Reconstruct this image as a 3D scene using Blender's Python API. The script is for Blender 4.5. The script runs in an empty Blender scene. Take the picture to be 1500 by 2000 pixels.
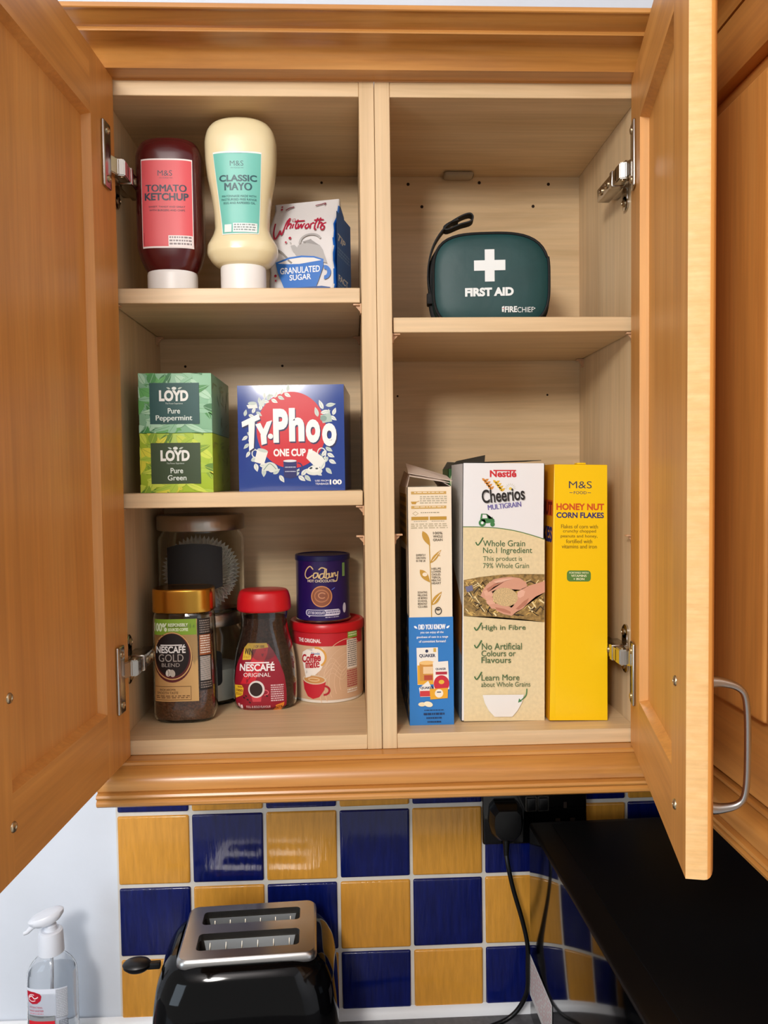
import bpy, bmesh, math, random
from mathutils import Vector, Matrix
random.seed(7)
SC = bpy.context.scene
COL = SC.collection

# ------------------------------------------------------------------ camera
cam_data = bpy.data.cameras.new('camera')
cam_data.sensor_fit = 'HORIZONTAL'; cam_data.sensor_width = 36.0; cam_data.lens = 36.0
cam_data.clip_start = 0.02; cam_data.clip_end = 50
cam = bpy.data.objects.new('camera', cam_data); COL.objects.link(cam)
def _rot(rx, ry, rz):
    return Matrix.Rotation(rz, 3, 'Z') @ Matrix.Rotation(rx, 3, 'X') @ Matrix.Rotation(ry, 3, 'Y')
_R = _rot(-0.04225, 0.01274, -0.03951)          # columns: right, forward, up
_r, _f, _u = _R.col[0], _R.col[1], _R.col[2]
cam.matrix_world = Matrix(((_r.x, _u.x, -_f.x, -0.02803), (_r.y, _u.y, -_f.y, -0.83446),
                           (_r.z, _u.z, -_f.z, 0.29676), (0, 0, 0, 1)))
SC.camera = cam

# ------------------------------------------------------------------ light
world = bpy.data.worlds.new('room_ambience'); SC.world = world; world.use_nodes = True
_bg = world.node_tree.nodes['Background']
_bg.inputs[0].default_value = (1.0, 0.97, 0.93, 1); _bg.inputs[1].default_value = 0.44
def area(name, loc, target, size, power, color, size_y=None, shape='DISK'):
    l = bpy.data.lights.new(name, 'AREA'); l.shape = shape; l.size = size
    if size_y: l.shape = 'RECTANGLE'; l.size_y = size_y
    l.energy = power; l.color = color
    o = bpy.data.objects.new(name, l); COL.objects.link(o); o.location = loc
    o.rotation_euler = (Vector(target) - Vector(loc)).to_track_quat('-Z', 'Y').to_euler()
    return o
lamp = bpy.data.lights.new('ceiling_lamp', 'POINT'); lamp.energy = 64; lamp.color = (1.0, 0.96, 0.91); lamp.shadow_soft_size = 0.15
lamp_o = bpy.data.objects.new('ceiling_lamp', lamp); COL.objects.link(lamp_o); lamp_o.location = (-0.50, -1.55, 0.90)
area('window_daylight', (-1.7, -1.5, 0.1), (-0.2, 0.2, -0.2), 0.8, 11, (0.72, 0.86, 1.0), size_y=1.0)
SC.view_settings.view_transform = 'Standard'; SC.view_settings.look = 'None'
SC.view_settings.gamma = 1.0; SC.view_settings.use_curve_mapping = False
SC.view_settings.exposure = 0.16

# ------------------------------------------------------------------ materials
def C(h):
    h = h.lstrip('#'); out = []
    for i in (0, 2, 4):
        c = int(h[i:i+2], 16) / 255.0
        out.append(c / 12.92 if c <= 0.04045 else ((c + 0.055) / 1.055) ** 2.4)
    return (*out, 1.0)
_mc = {}
def pm(name, col, rough=0.45, metal=0.0, trans=0.0, ior=1.45, coat=0.0, spec=0.5, noise=0.0, nscale=60.0, bump=0.0, bscale=80.0, stretch=(1, 1, 1), aniso=0.0):
    """Principled material; noise varies its base colour a little, bump roughens its surface."""
    if name in _mc: return _mc[name]
    m = bpy.data.materials.new(name); m.use_nodes = True; _mc[name] = m
    nt = m.node_tree; b = nt.nodes['Principled BSDF']
    c = C(col) if isinstance(col, str) else col
    b.inputs['Base Color'].default_value = c; b.inputs['Roughness'].default_value = rough
    b.inputs['Metallic'].default_value = metal; b.inputs['IOR'].default_value = ior
    b.inputs['Transmission Weight'].default_value = trans; b.inputs['Coat Weight'].default_value = coat
    b.inputs['Coat Roughness'].default_value = 0.08; b.inputs['Specular IOR Level'].default_value = spec
    b.inputs['Anisotropic'].default_value = aniso
    if noise or bump:
        tc = nt.nodes.new('ShaderNodeTexCoord'); mp = nt.nodes.new('ShaderNodeMapping')
        mp.inputs['Scale'].default_value = stretch; nt.links.new(tc.outputs['Object'], mp.inputs[0])
    if noise:
        n = nt.nodes.new('ShaderNodeTexNoise'); n.inputs['Scale'].default_value = nscale; n.inputs['Detail'].default_value = 5
        nt.links.new(mp.outputs[0], n.inputs['Vector'])
        r = nt.nodes.new('ShaderNodeValToRGB'); nt.links.new(n.outputs['Fac'], r.inputs[0])
        r.color_ramp.elements[0].position = 0.3; r.color_ramp.elements[1].position = 0.7
        r.color_ramp.elements[0].color = (*[x * (1 - noise) for x in c[:3]], 1)
        r.color_ramp.elements[1].color = (*[min(1, x * (1 + noise)) for x in c[:3]], 1)
        nt.links.new(r.outputs[0], b.inputs['Base Color'])
    if bump:
        n2 = nt.nodes.new('ShaderNodeTexNoise'); n2.inputs['Scale'].default_value = bscale; n2.inputs['Detail'].default_value = 4
        nt.links.new(mp.outputs[0], n2.inputs['Vector'])
        bp_ = nt.nodes.new('ShaderNodeBump'); bp_.inputs['Strength'].default_value = bump; bp_.inputs['Distance'].default_value = 0.002
        nt.links.new(n2.outputs['Fac'], bp_.inputs['Height']); nt.links.new(bp_.outputs[0], b.inputs['Normal'])
    return m
def ink(h, rough=0.42):
    return pm('print_' + h.strip('#') + ('' if rough == 0.42 else '_%d' % (rough * 100)), h, rough=rough)
def wood(name, dark, mid, light, axis, rough=0.4, coat=0.15, across=26.0, along=1.6, fine=220.0, fig=0.5):
    """Lacquered timber, grain along AXIS (0 x, 1 y, 2 z)."""
    if name in _mc: return _mc[name]
    m = bpy.data.materials.new(name); m.use_nodes = True; _mc[name] = m
    nt = m.node_tree; N = nt.nodes; L = nt.links; b = N['Principled BSDF']
    tc = N.new('ShaderNodeTexCoord'); mp = N.new('ShaderNodeMapping'); L.new(tc.outputs['Object'], mp.inputs[0])
    s = [across] * 3; s[axis] = along; mp.inputs['Scale'].default_value = s
    n = N.new('ShaderNodeTexNoise'); n.inputs['Scale'].default_value = 1.0; n.inputs['Detail'].default_value = 6
    n.inputs['Roughness'].default_value = 0.6; n.inputs['Distortion'].default_value = fig; L.new(mp.outputs[0], n.inputs['Vector'])
    r = N.new('ShaderNodeValToRGB'); L.new(n.outputs['Fac'], r.inputs[0])
    e = r.color_ramp.elements; e[0].position = 0.25; e[0].color = C(dark); e[1].position = 0.78; e[1].color = C(light)
    x = r.color_ramp.elements.new(0.5); x.color = C(mid)
    mp2 = N.new('ShaderNodeMapping'); L.new(tc.outputs['Object'], mp2.inputs[0])
    s2 = [fine] * 3; s2[axis] = fine * 0.035; mp2.inputs['Scale'].default_value = s2
    n2 = N.new('ShaderNodeTexNoise'); n2.inputs['Scale'].default_value = 1.0; n2.inputs['Detail'].default_value = 3; L.new(mp2.outputs[0], n2.inputs['Vector'])
    mr = N.new('ShaderNodeMapRange'); mr.inputs['From Min'].default_value = 0.3; mr.inputs['From Max'].default_value = 0.7
    mr.inputs['To Min'].default_value = 0.90; mr.inputs['To Max'].default_value = 1.05; L.new(n2.outputs['Fac'], mr.inputs['Value'])
    mx = N.new('ShaderNodeMix'); mx.data_type = 'RGBA'; mx.blend_type = 'MULTIPLY'; mx.inputs['Factor'].default_value = 1.0
    L.new(r.outputs[0], mx.inputs['A']); L.new(mr.outputs[0], mx.inputs['B']); L.new(mx.outputs['Result'], b.inputs['Base Color'])
    b.inputs['Roughness'].default_value = rough; b.inputs['Coat Weight'].default_value = coat; b.inputs['Coat Roughness'].default_value = 0.25
    bu = N.new('ShaderNodeBump'); bu.inputs['Strength'].default_value = 0.06; bu.inputs['Distance'].default_value = 0.001
    L.new(n2.outputs['Fac'], bu.inputs['Height']); L.new(bu.outputs[0], b.inputs['Normal'])
    return m
MAPLE = [wood('pale_maple_' + 'xyz'[i], '#C7A87C', '#D6B98F', '#DEC49C', i, rough=0.45, coat=0.05, across=20, fig=1.2) for i in range(3)]
HONEY = [wood('honey_maple_' + 'xyz'[i], '#BA7E3C', '#D09148', '#DA9F56', i, rough=0.44, coat=0.10, across=24, fig=0.9) for i in range(3)]
TRIMW = wood('honey_maple_trim', '#A0672B', '#BC823F', '#CC9552', 0, rough=0.3, coat=0.3, across=34, fig=1.4)
TRIMY = wood('honey_maple_trim_y', '#A0672B', '#BC823F', '#CC9552', 1, rough=0.3, coat=0.3, across=34, fig=1.4)
STEEL = pm('nickel_plated_steel', '#B9B4AC', rough=0.22, metal=1.0)
SATIN = pm('satin_steel', '#B4B2B0', rough=0.3, metal=1.0, bump=0.05, bscale=300, stretch=(0.02, 1, 1))
BLACKP = pm('black_plastic', '#0B0B0C', rough=0.35)
GLOSSB = pm('gloss_black', '#050506', rough=0.06, coat=0.5)
WHITEP = pm('white_plastic', '#ECEBE8', rough=0.35)

# ------------------------------------------------------------------ mesh helpers
class MB:
    """Collects polygons; build() links them as ONE mesh object."""
    def __init__(s): s.v = []; s.f = []; s.mi = []; s.mats = []; s.flat = set()
    def m(s, mat):
        if mat not in s.mats: s.mats.append(mat)
        return s.mats.index(mat)
    def add(s, verts, faces, mat, xf=None):
        o = len(s.v); i = s.m(mat) if not callable(mat) else None
        vv = [Vector(p) for p in verts]
        if xf: vv = [xf @ p for p in vv]
        s.v += [tuple(p) for p in vv]
        for f in faces:
            s.f.append([a + o for a in f])
            s.mi.append(i if i is not None else s.m(mat(sum((vv[a] for a in f), Vector()) / len(f))))
        return s
    def box(s, x0, x1, y0, y1, z0, z1, mat, bevel=0.0, seg=2, xf=None):
        bm = bmesh.new(); bmesh.ops.create_cube(bm, size=1)
        for v in bm.verts: v.co = Vector(((x0 + x1) / 2 + v.co.x * (x1 - x0), (y0 + y1) / 2 + v.co.y * (y1 - y0), (z0 + z1) / 2 + v.co.z * (z1 - z0)))
        if bevel: bmesh.ops.bevel(bm, geom=bm.edges[:], offset=bevel, segments=seg, affect='EDGES', profile=0.5)
        bm.normal_update(); o = len(s.f); s.flat |= {o + i for i, f in enumerate(bm.faces) if max(abs(c) for c in f.normal) > 0.9999}
        s.bm(bm, mat, xf); return s
    def bm(s, bm, mat, xf=None):
        bm.verts.index_update()
        s.add([v.co.copy() for v in bm.verts], [[v.index for v in f.verts] for f in bm.faces], mat, xf); bm.free()
    def prism(s, pts, mat, depth, xf=None, bevel=0.0):
        """2-D outline (x, z) extruded along y from 0 to depth."""
        n = len(pts); v = [(p[0], 0, p[1]) for p in pts] + [(p[0], depth, p[1]) for p in pts]
        f = [list(range(n)), list(range(2 * n - 1, n - 1, -1))] + [[i, i + n, (i + 1) % n + n, (i + 1) % n] for i in range(n)]
        bm = bmesh.new(); bv = [bm.verts.new(p) for p in v]
        for q in f: bm.faces.new([bv[i] for i in q])
        bmesh.ops.recalc_face_normals(bm, faces=bm.faces[:])
        if bevel: bmesh.ops.bevel(bm, geom=bm.edges[:], offset=bevel, segments=2, affect='EDGES', profile=0.5)
        bmesh.ops.triangulate(bm, faces=[q for q in bm.faces if len(q.verts) > 4])
        s.bm(bm, mat, xf); return s
    def rings(s, rings, mat, cap0=True, cap1=True, closed=False, xf=None):
        n = len(rings[0]); v = [p for r in rings for p in r]; f = []
        k = len(rings)
        for j in range(k if closed else k - 1):
            a = j * n; b = ((j + 1) % k) * n
            for i in range(n): f.append([a + i, a + (i + 1) % n, b + (i + 1) % n, b + i])
        if not closed:
            if cap0: f.append(list(range(n - 1, -1, -1)))
            if cap1: f.append(list(range((k - 1) * n, k * n)))
        s.add(v, f, mat, xf); return s
    def lathe(s, prof, mat, n=48, xf=None, cap0=True, cap1=True):
        s.rings([[(r * math.cos(2 * math.pi * i / n), r * math.sin(2 * math.pi * i / n), z) for i in range(n)] for z, r in prof], mat, cap0, cap1, xf=xf); return s
    def tube(s, path, rad, mat, n=10, closed=False, flat=1.0, xf=None):
        P = [Vector(p) for p in path]; k = len(P); R = rad if isinstance(rad, (list, tuple)) else [rad] * k
        up = None; rs = []
        for i, p in enumerate(P):
            a = P[(i - 1) % k] if (closed or i) else p; b = P[(i + 1) % k] if (closed or i < k - 1) else p
            t = (b - a).normalized()
            if up is None: up = Vector((0, 0, 1)) if abs(t.z) < 0.9 else Vector((1, 0, 0))
            sd = t.cross(up).normalized(); up = sd.cross(t).normalized()
            rs.append([p + sd * (math.cos(2 * math.pi * j / n) * R[i]) + up * (math.sin(2 * math.pi * j / n) * R[i] * flat) for j in range(n)])
        s.rings(rs, mat, closed=closed, xf=xf); return s
    def build(s, name, parent=None, smooth=True, angle=40, loc=None, rot=None):
        me = bpy.data.meshes.new(name); me.from_pydata(s.v, [], s.f)
        for m in s.mats: me.materials.append(m)
        me.polygons.foreach_set('material_index', s.mi)
        if smooth:
            me.polygons.foreach_set('use_smooth', [i not in s.flat for i in range(len(s.f))])
            me.set_sharp_from_angle(angle=math.radians(angle))
        me.update()
        o = bpy.data.objects.new(name, me); COL.objects.link(o)
        if parent: o.parent = parent
        if loc: o.location = loc
        if rot: o.rotation_euler = rot
        return o
def tag(o, label=None, cat=None, group=None, kind=None):
    if label: o['label'] = label
    if cat: o['category'] = cat
    if group: o['group'] = group
    if kind: o['kind'] = kind
    return o
def thing(name, label, cat, loc=(0, 0, 0), rz=0.0, group=None, rot=None):
    o = bpy.data.objects.new(name, None); COL.objects.link(o); o.empty_display_size = 0.03
    o.location = loc; o.rotation_euler = rot or (0, 0, rz)
    return tag(o, label, cat, group)
def cat_rom(pts, n=8, closed=False):
    P = [Vector(p) for p in pts]; out = []; k = len(P)
    for i in range(k if closed else k - 1):
        g = lambda j: P[j % k] if closed else P[max(0, min(k - 1, j))]
        a, b, c, d = g(i - 1), g(i), g(i + 1), g(i + 2)
        for t in range(n):
            t /= n
            out.append(0.5 * ((2 * b) + (c - a) * t + (2 * a - 5 * b + 4 * c - d) * t * t + (3 * b - a - 3 * c + d) * t ** 3))
    if not closed: out.append(P[-1])
    return out
def pchip(xs, ys):
    n = len(xs); h = [xs[i+1] - xs[i] for i in range(n-1)]; d = [(ys[i+1] - ys[i]) / h[i] for i in range(n-1)]
    m = [d[0]] + [0 if d[i-1] * d[i] <= 0 else 2 * d[i-1] * d[i] / (d[i-1] + d[i]) for i in range(1, n-1)] + [d[-1]]
    def f(x):
        x = max(xs[0], min(xs[-1], x)); i = 0
        while i < n - 2 and x > xs[i+1]: i += 1
        t = (x - xs[i]) / h[i]
        return (ys[i] * (1 + 2*t) * (1-t)**2 + h[i] * m[i] * t * (1-t)**2 + ys[i+1] * t*t * (3-2*t) + h[i] * m[i+1] * t*t * (t-1))
    return f
class Body:
    """Upright hollow-ware: superellipse sections (z, half width, half depth, exponent) blended along z."""
    def __init__(s, ctrl, n=56, sub=5):
        z = [c[0] for c in ctrl]; s.z0, s.z1 = z[0], z[-1]; s.n = n
        s.rx = pchip(z, [c[1] for c in ctrl]); s.ry = pchip(z, [c[2] for c in ctrl]); s.p = pchip(z, [c[3] for c in ctrl])
        s.zs = []
        for a, b in zip(z, z[1:]): s.zs += [a + (b - a) * i / sub for i in range(sub)]
        s.zs.append(z[-1])
    def ring(s, z, off=0.0):
        rx, ry, p = s.rx(z) + off, s.ry(z) + off, s.p(z); out = []
        for i in range(s.n):
            t = 2 * math.pi * i / s.n; c, q = math.cos(t), math.sin(t)
            k = (abs(c) ** p + abs(q) ** p) ** (-1.0 / p)
            out.append((rx * c * k, ry * q * k, z))
        return out
    def rings(s, off=0.0, z0=None, z1=None):
        z0 = s.z0 if z0 is None else z0; z1 = s.z1 if z1 is None else z1
        zs = [z0] + [z for z in s.zs if z0 + 1e-5 < z < z1 - 1e-5] + [z1]
        return [s.ring(z, off) for z in zs]
    def front(s, x, z):
        rx, ry, p = s.rx(z), s.ry(z), s.p(z); q = min(1.0, abs(x / rx))
        return -ry * max(0.0, 1 - q ** p) ** (1.0 / p)
    def map_x(s):
        return lambda u, v, h: (u, s.front(u, v) - h, v)
    def map_arc(s, zref):
        """Wraps u along the girth at zref, from the middle of the front."""
        P = []; rx, ry, p = s.rx(zref), s.ry(zref), s.p(zref); N = 720
        for i in range(N + 1):
            t = -math.pi / 2 + 2 * math.pi * (i - N / 2) / N; c, q = math.cos(t), math.sin(t)
            k = (abs(c) ** p + abs(q) ** p) ** (-1.0 / p); P.append(Vector((rx * c * k, ry * q * k)))
        L = [0.0]
        for a, b in zip(P, P[1:]): L.append(L[-1] + (b - a).length)
        mid = L[N // 2]; L = [x - mid for x in L]
        def f(u, v, h):
            import bisect
            i = max(1, min(N, bisect.bisect(L, u))); t = (u - L[i-1]) / max(1e-9, L[i] - L[i-1])
            q = P[i-1].lerp(P[i], t); d = (P[i] - P[i-1]).normalized(); n = Vector((d.y, -d.x))
            k = s.rx(v) / rx; q = q * k + n * h
            return (q.x, q.y, v)
        return f
def flat_map(o, eu=(1, 0, 0), ev=(0, 0, 1), n=(0, -1, 0)):
    o, eu, ev, n = Vector(o), Vector(eu), Vector(ev), Vector(n)
    return lambda u, v, h: tuple(o + eu * u + ev * v + n * h)
def cyl_map(r):
    return lambda u, v, h: ((r + h) * math.sin(u / r), -(r + h) * math.cos(u / r), v)

# ------------------------------------------------------------------ printing on surfaces
_tc = {}
def glyphs(s, bold=0.0, shear=0.0):
    k = (s, bold, shear)
    if k not in _tc:
        cu = bpy.data.curves.new('t', 'FONT'); cu.body = s; cu.size = 1.0; cu.offset = bold; cu.shear = shear
        cu.resolution_u = 4; cu.fill_mode = 'FRONT'
        ob = bpy.data.objects.new('t', cu)
        me = bpy.data.meshes.new_from_object(ob)
        _tc[k] = ([(v.co.x, v.co.y) for v in me.vertices], [list(p.vertices) for p in me.polygons])
        bpy.data.objects.remove(ob); bpy.data.curves.remove(cu); bpy.data.meshes.remove(me)
    return _tc[k]
class Art:
    """Flat print laid out in its own units (x right, y down) and wrapped on a surface by MAP(u, v, lift)."""
    def __init__(s, mb, mp, u0, v0, su, sv=None, step=None, vstep=None, base=0.0002, dh=0.000012, sk=0.0):
        s.mb, s.mp, s.u0, s.v0, s.su, s.sv = mb, mp, u0, v0, su, sv or su
        s.step, s.vstep, s.base, s.dh, s.k, s.a, s.sk = step, vstep, base, dh, 0, 0, sk; s.clip = None
    def _put(s, pts, faces, mat, layer):
        if layer is None: s.k += 1; s.a = s.k; h = s.base + s.dh * s.k
        else: h = s.base + s.dh * (s.a + layer); s.k = max(s.k, s.a + layer)
        if s.clip: c = s.clip; pts = [(max(c[0], min(c[2], x)), max(c[1], min(c[3], y))) for x, y in pts]
        P = [(s.u0 + (x + s.sk * y) * s.su, s.v0 - y * s.sv) for x, y in pts]
        if s.step or s.vstep:
            bm = bmesh.new(); bv = [bm.verts.new((x, y, 0)) for x, y in P]
            for f in faces:
                try: bm.faces.new([bv[i] for i in f])
                except ValueError: pass
            for st, ax in ((s.step, 0), (s.vstep, 1)):
                if not st or not P: continue
                lo = min(p[ax] for p in P); hi = max(p[ax] for p in P); q = math.ceil(lo / st) * st
                while q < hi:
                    co = [0, 0, 0]; co[ax] = q; no = [0, 0, 0]; no[ax] = 1
                    bmesh.ops.bisect_plane(bm, geom=bm.verts[:] + bm.edges[:] + bm.faces[:], plane_co=co, plane_no=no, dist=1e-7); q += st
            bm.verts.index_update()
            s.mb.add([s.mp(v.co.x, v.co.y, h) for v in bm.verts], [[v.index for v in f.verts] for f in bm.faces], mat); bm.free()
        else:
            s.mb.add([s.mp(x, y, h) for x, y in P], faces, mat)
        return s
    def poly(s, pts, col, layer=None):
        pts = [tuple(p[:2]) for p in pts]
        bm = bmesh.new(); f = bm.faces.new([bm.verts.new((x, y, 0)) for x, y in pts])
        bmesh.ops.triangulate(bm, faces=[f], ngon_method='EAR_CLIP'); bm.verts.index_update()
        V = [(v.co.x, v.co.y) for v in bm.verts]; F = [[v.index for v in q.verts] for q in bm.faces]; bm.free()
        return s._put(V, F, ink(col) if isinstance(col, str) else col, layer)
    def rect(s, x0, y0, x1, y1, col, layer=None, r=0):
        if r:
            pts = []
            for cx, cy, a in ((x1 - r, y0 + r, -90), (x1 - r, y1 - r, 0), (x0 + r, y1 - r, 90), (x0 + r, y0 + r, 180)):
                pts += [(cx + r * math.cos(math.radians(a + t)), cy + r * math.sin(math.radians(a + t))) for t in (0, 22, 45, 68, 90)]
            return s.poly(pts, col, layer)
        return s._put([(x0, y0), (x1, y0), (x1, y1), (x0, y1)], [[0, 1, 2, 3]], ink(col) if isinstance(col, str) else col, layer)
    def ell(s, cx, cy, rx, ry, col, layer=None, rot=0, n=40):
        c, q = math.cos(math.radians(rot)), math.sin(math.radians(rot)); pts = []
        for i in range(n):
            a = 2 * math.pi * i / n; x, y = rx * math.cos(a), ry * math.sin(a); pts.append((cx + x * c - y * q, cy + x * q + y * c))
        return s.poly(pts, col, layer)
    def ringe(s, cx, cy, rx, ry, w, col, layer=None, a0=0, a1=360, n=48):
        O = []; I = []
        for i in range(n + 1):
            a = math.radians(a0 + (a1 - a0) * i / n); O.append((cx + rx * math.cos(a), cy + ry * math.sin(a))); I.append((cx + (rx - w) * math.cos(a), cy + (ry - w) * math.sin(a)))
        return s._put(O + I, [[i, i + 1, n + 2 + i, n + 1 + i] for i in range(n)], ink(col) if isinstance(col, str) else col, layer)
    def leaf(s, x0, y0, x1, y1, w, col, layer=None):
        a, b = Vector((x0, y0)), Vector((x1, y1)); d = b - a; n = Vector((-d.y, d.x)).normalized() * w
        pts = [a + d * t + n * math.sin(math.pi * t ** 0.8) for t in [i / 8 for i in range(9)]] + [a + d * t - n * math.sin(math.pi * t ** 0.8) for t in [i / 8 for i in range(7, 0, -1)]]
        return s.poly(pts, col, layer)
    def stroke(s, pts, w, col, layer=None, n=6):
        P = cat_rom([(x, y, 0) for x, y in pts], n) if len(pts) > 2 else [Vector((*p, 0)) for p in pts]
        A = []; B = []
        for i, p in enumerate(P):
            d = (P[min(i + 1, len(P) - 1)] - P[max(0, i - 1)]).normalized(); q = Vector((-d.y, d.x, 0)) * w / 2
            A.append(p + q); B.append(p - q)
        k = len(P); return s._put([(p.x, p.y) for p in A + B], [[i, i + 1, k + i + 1, k + i] for i in range(k - 1)], ink(col) if isinstance(col, str) else col, layer)
    def text(s, t, x0, y0, x1, y1, col, bold=0.0, shear=0.0, layer=None, rot=0.0):
        """Lettering fitted into the box x0..x1, y0..y1."""
        if bold and any(c in 'MWmw' for c in t):                     # heavier strokes by overprinting
            e = bold * 1.5 * (y1 - y0)
            for q in (-1, 1, 0): s.text(t, x0 + q * e, y0 - abs(q) * e * .3, x1 + q * e, y1 + abs(q) * e * .3, col, 0.0, shear, None if layer is None else layer + .3 + q * .25, rot)
            return s
        V, F = glyphs(t, bold, shear)
        if not V: return s
        ax, bx = min(v[0] for v in V), max(v[0] for v in V); ay, by = min(v[1] for v in V), max(v[1] for v in V)
        cx, cy = (x0 + x1) / 2, (y0 + y1) / 2; c, q = math.cos(math.radians(rot)), math.sin(math.radians(rot)); P = []
        for x, y in V:
            X = x0 + (x - ax) / (bx - ax) * (x1 - x0) - cx; Y = y1 - (y - ay) / max(1e-6, by - ay) * (y1 - y0) - cy
            P.append((cx + X * c - Y * q, cy + X * q + Y * c))
        return s._put(P, F, ink(col) if isinstance(col, str) else col, layer)
    def greek(s, x0, y0, x1, y1, lines, col, layer=None, seed=1, fill=0.55):
        """Lines of print too small to read: rows of word-long dashes."""
        rd = random.Random(seed); dy = (y1 - y0) / lines; V = []; F = []
        for i in range(lines):
            x = x0; yy = y0 + i * dy
            while x < x1 - 1e-6:
                w = min(x1 - x, (x1 - x0) * rd.uniform(0.05, 0.17)); o = len(V)
                V += [(x, yy), (x + w, yy), (x + w, yy + dy * fill), (x, yy + dy * fill)]; F.append([o, o + 1, o + 2, o + 3]); x += w + (x1 - x0) * 0.035
        return s._put(V, F, ink(col) if isinstance(col, str) else col, layer)

# ================================================================== the room
WALLY = 0.287
PAINT = pm('white_wall_paint', '#DDE3EC', rough=0.7, noise=0.02, nscale=14, bump=0.08, bscale=120)
CEILP = pm('ceiling_paint', '#D9D4D6', rough=0.85, bump=0.05, bscale=60)
def struct(name, mb, parent=None, smooth=False):
    o = mb.build(name, parent, smooth=smooth)
    if not parent: o['kind'] = 'structure'
    return o
wall_back = struct('wall_back', MB().box(-1.6, 0.80, WALLY, WALLY + 0.1, -1.4, 1.2, PAINT))
struct('wall_right', MB().box(0.72, 0.80, -2.4, WALLY, -1.4, 1.2, PAINT))
struct('ceiling', MB().box(-1.6, 0.80, -2.4, WALLY + 0.1, 1.2, 1.25, CEILP))
struct('floor', MB().box(-1.6, 0.80, -2.4, WALLY + 0.1, -1.45, -1.4, pm('floor_vinyl', '#CFC7BA', rough=0.5, noise=0.15, nscale=8)))

# ---- tiles: one chequered field of hand-glazed tiles on the back wall
def glaze(name, base, var):
    m = pm(name, base, rough=0.12, coat=0.4, noise=var, nscale=1.0, bump=0.5, bscale=1.0, stretch=(170, 40, 22)); return m
T_OCHRE = glaze('ochre_glaze', '#DB9A3C', 0.10); T_BLUE = glaze('cobalt_glaze', '#0C1758', 0.25)
GROUT = pm('cream_grout', '#D9D3C8', rough=0.8, noise=0.05, nscale=40)
tm = MB(); rt = random.Random(3)
tm.box(-0.3815, 0.718, WALLY - 0.0045, WALLY + 0.001, -0.53, 0.02, GROUT)
PX, PZ = 0.1079, 0.1076
for c in range(-0, 10):
    for r in range(-2, 4):
        x0 = -0.3791 + c * PX; x1 = x0 + 0.1034; zt = -0.1901 - r * PZ + (0 if r < 1 else 0.0); zb = zt - 0.1020
        if x1 > 0.712: x1 = 0.712
        if x0 > 0.70: continue
        if zb < -0.505: zb = -0.505
        bm = bmesh.new(); bmesh.ops.create_cube(bm, size=1)
        j = lambda: rt.uniform(-0.0006, 0.0006)
        for v in bm.verts: v.co = Vector(((x0 + x1) / 2 + v.co.x * (x1 - x0) + j(), WALLY - 0.0035 + v.co.y * 0.008, (zt + zb) / 2 + v.co.z * (zt - zb) + j()))
        bmesh.ops.bevel(bm, geom=[e for e in bm.edges], offset=0.0034, segments=4, affect='EDGES', profile=0.55)
        tm.bm(bm, T_OCHRE if (c + r) % 2 == 0 else T_BLUE)
tm.build('tile_splashback', wall_back)

# ---- worktop with a bead of white sealant along the wall
WT = -0.503
wt = MB().box(-1.6, 0.72, -0.36, WALLY - 0.001, WT - 0.038, WT, pm('grey_laminate_worktop', '#5B5A5C', rough=0.4, noise=0.25, nscale=160), bevel=0.004)
worktop = wt.build('worktop'); tag(worktop, 'grey speckled kitchen worktop running below the tiled wall', 'worktop')
sl = MB(); prof = [(WALLY - 0.0055, WT), (WALLY - 0.017, WT), (WALLY - 0.0145, WT + 0.006), (WALLY - 0.0095, WT + 0.012), (WALLY - 0.0055, WT + 0.013)]
sl.rings([[(x, y, z) for y, z in prof] for x in (-1.6, -0.38, 0.0, 0.4, 0.718)], pm('white_sealant', '#E9EBEE', rough=0.4, bump=0.3, bscale=40))
tag(sl.build('trim_1'), 'white sealant bead along the joint of worktop and wall', kind='structure')

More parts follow.
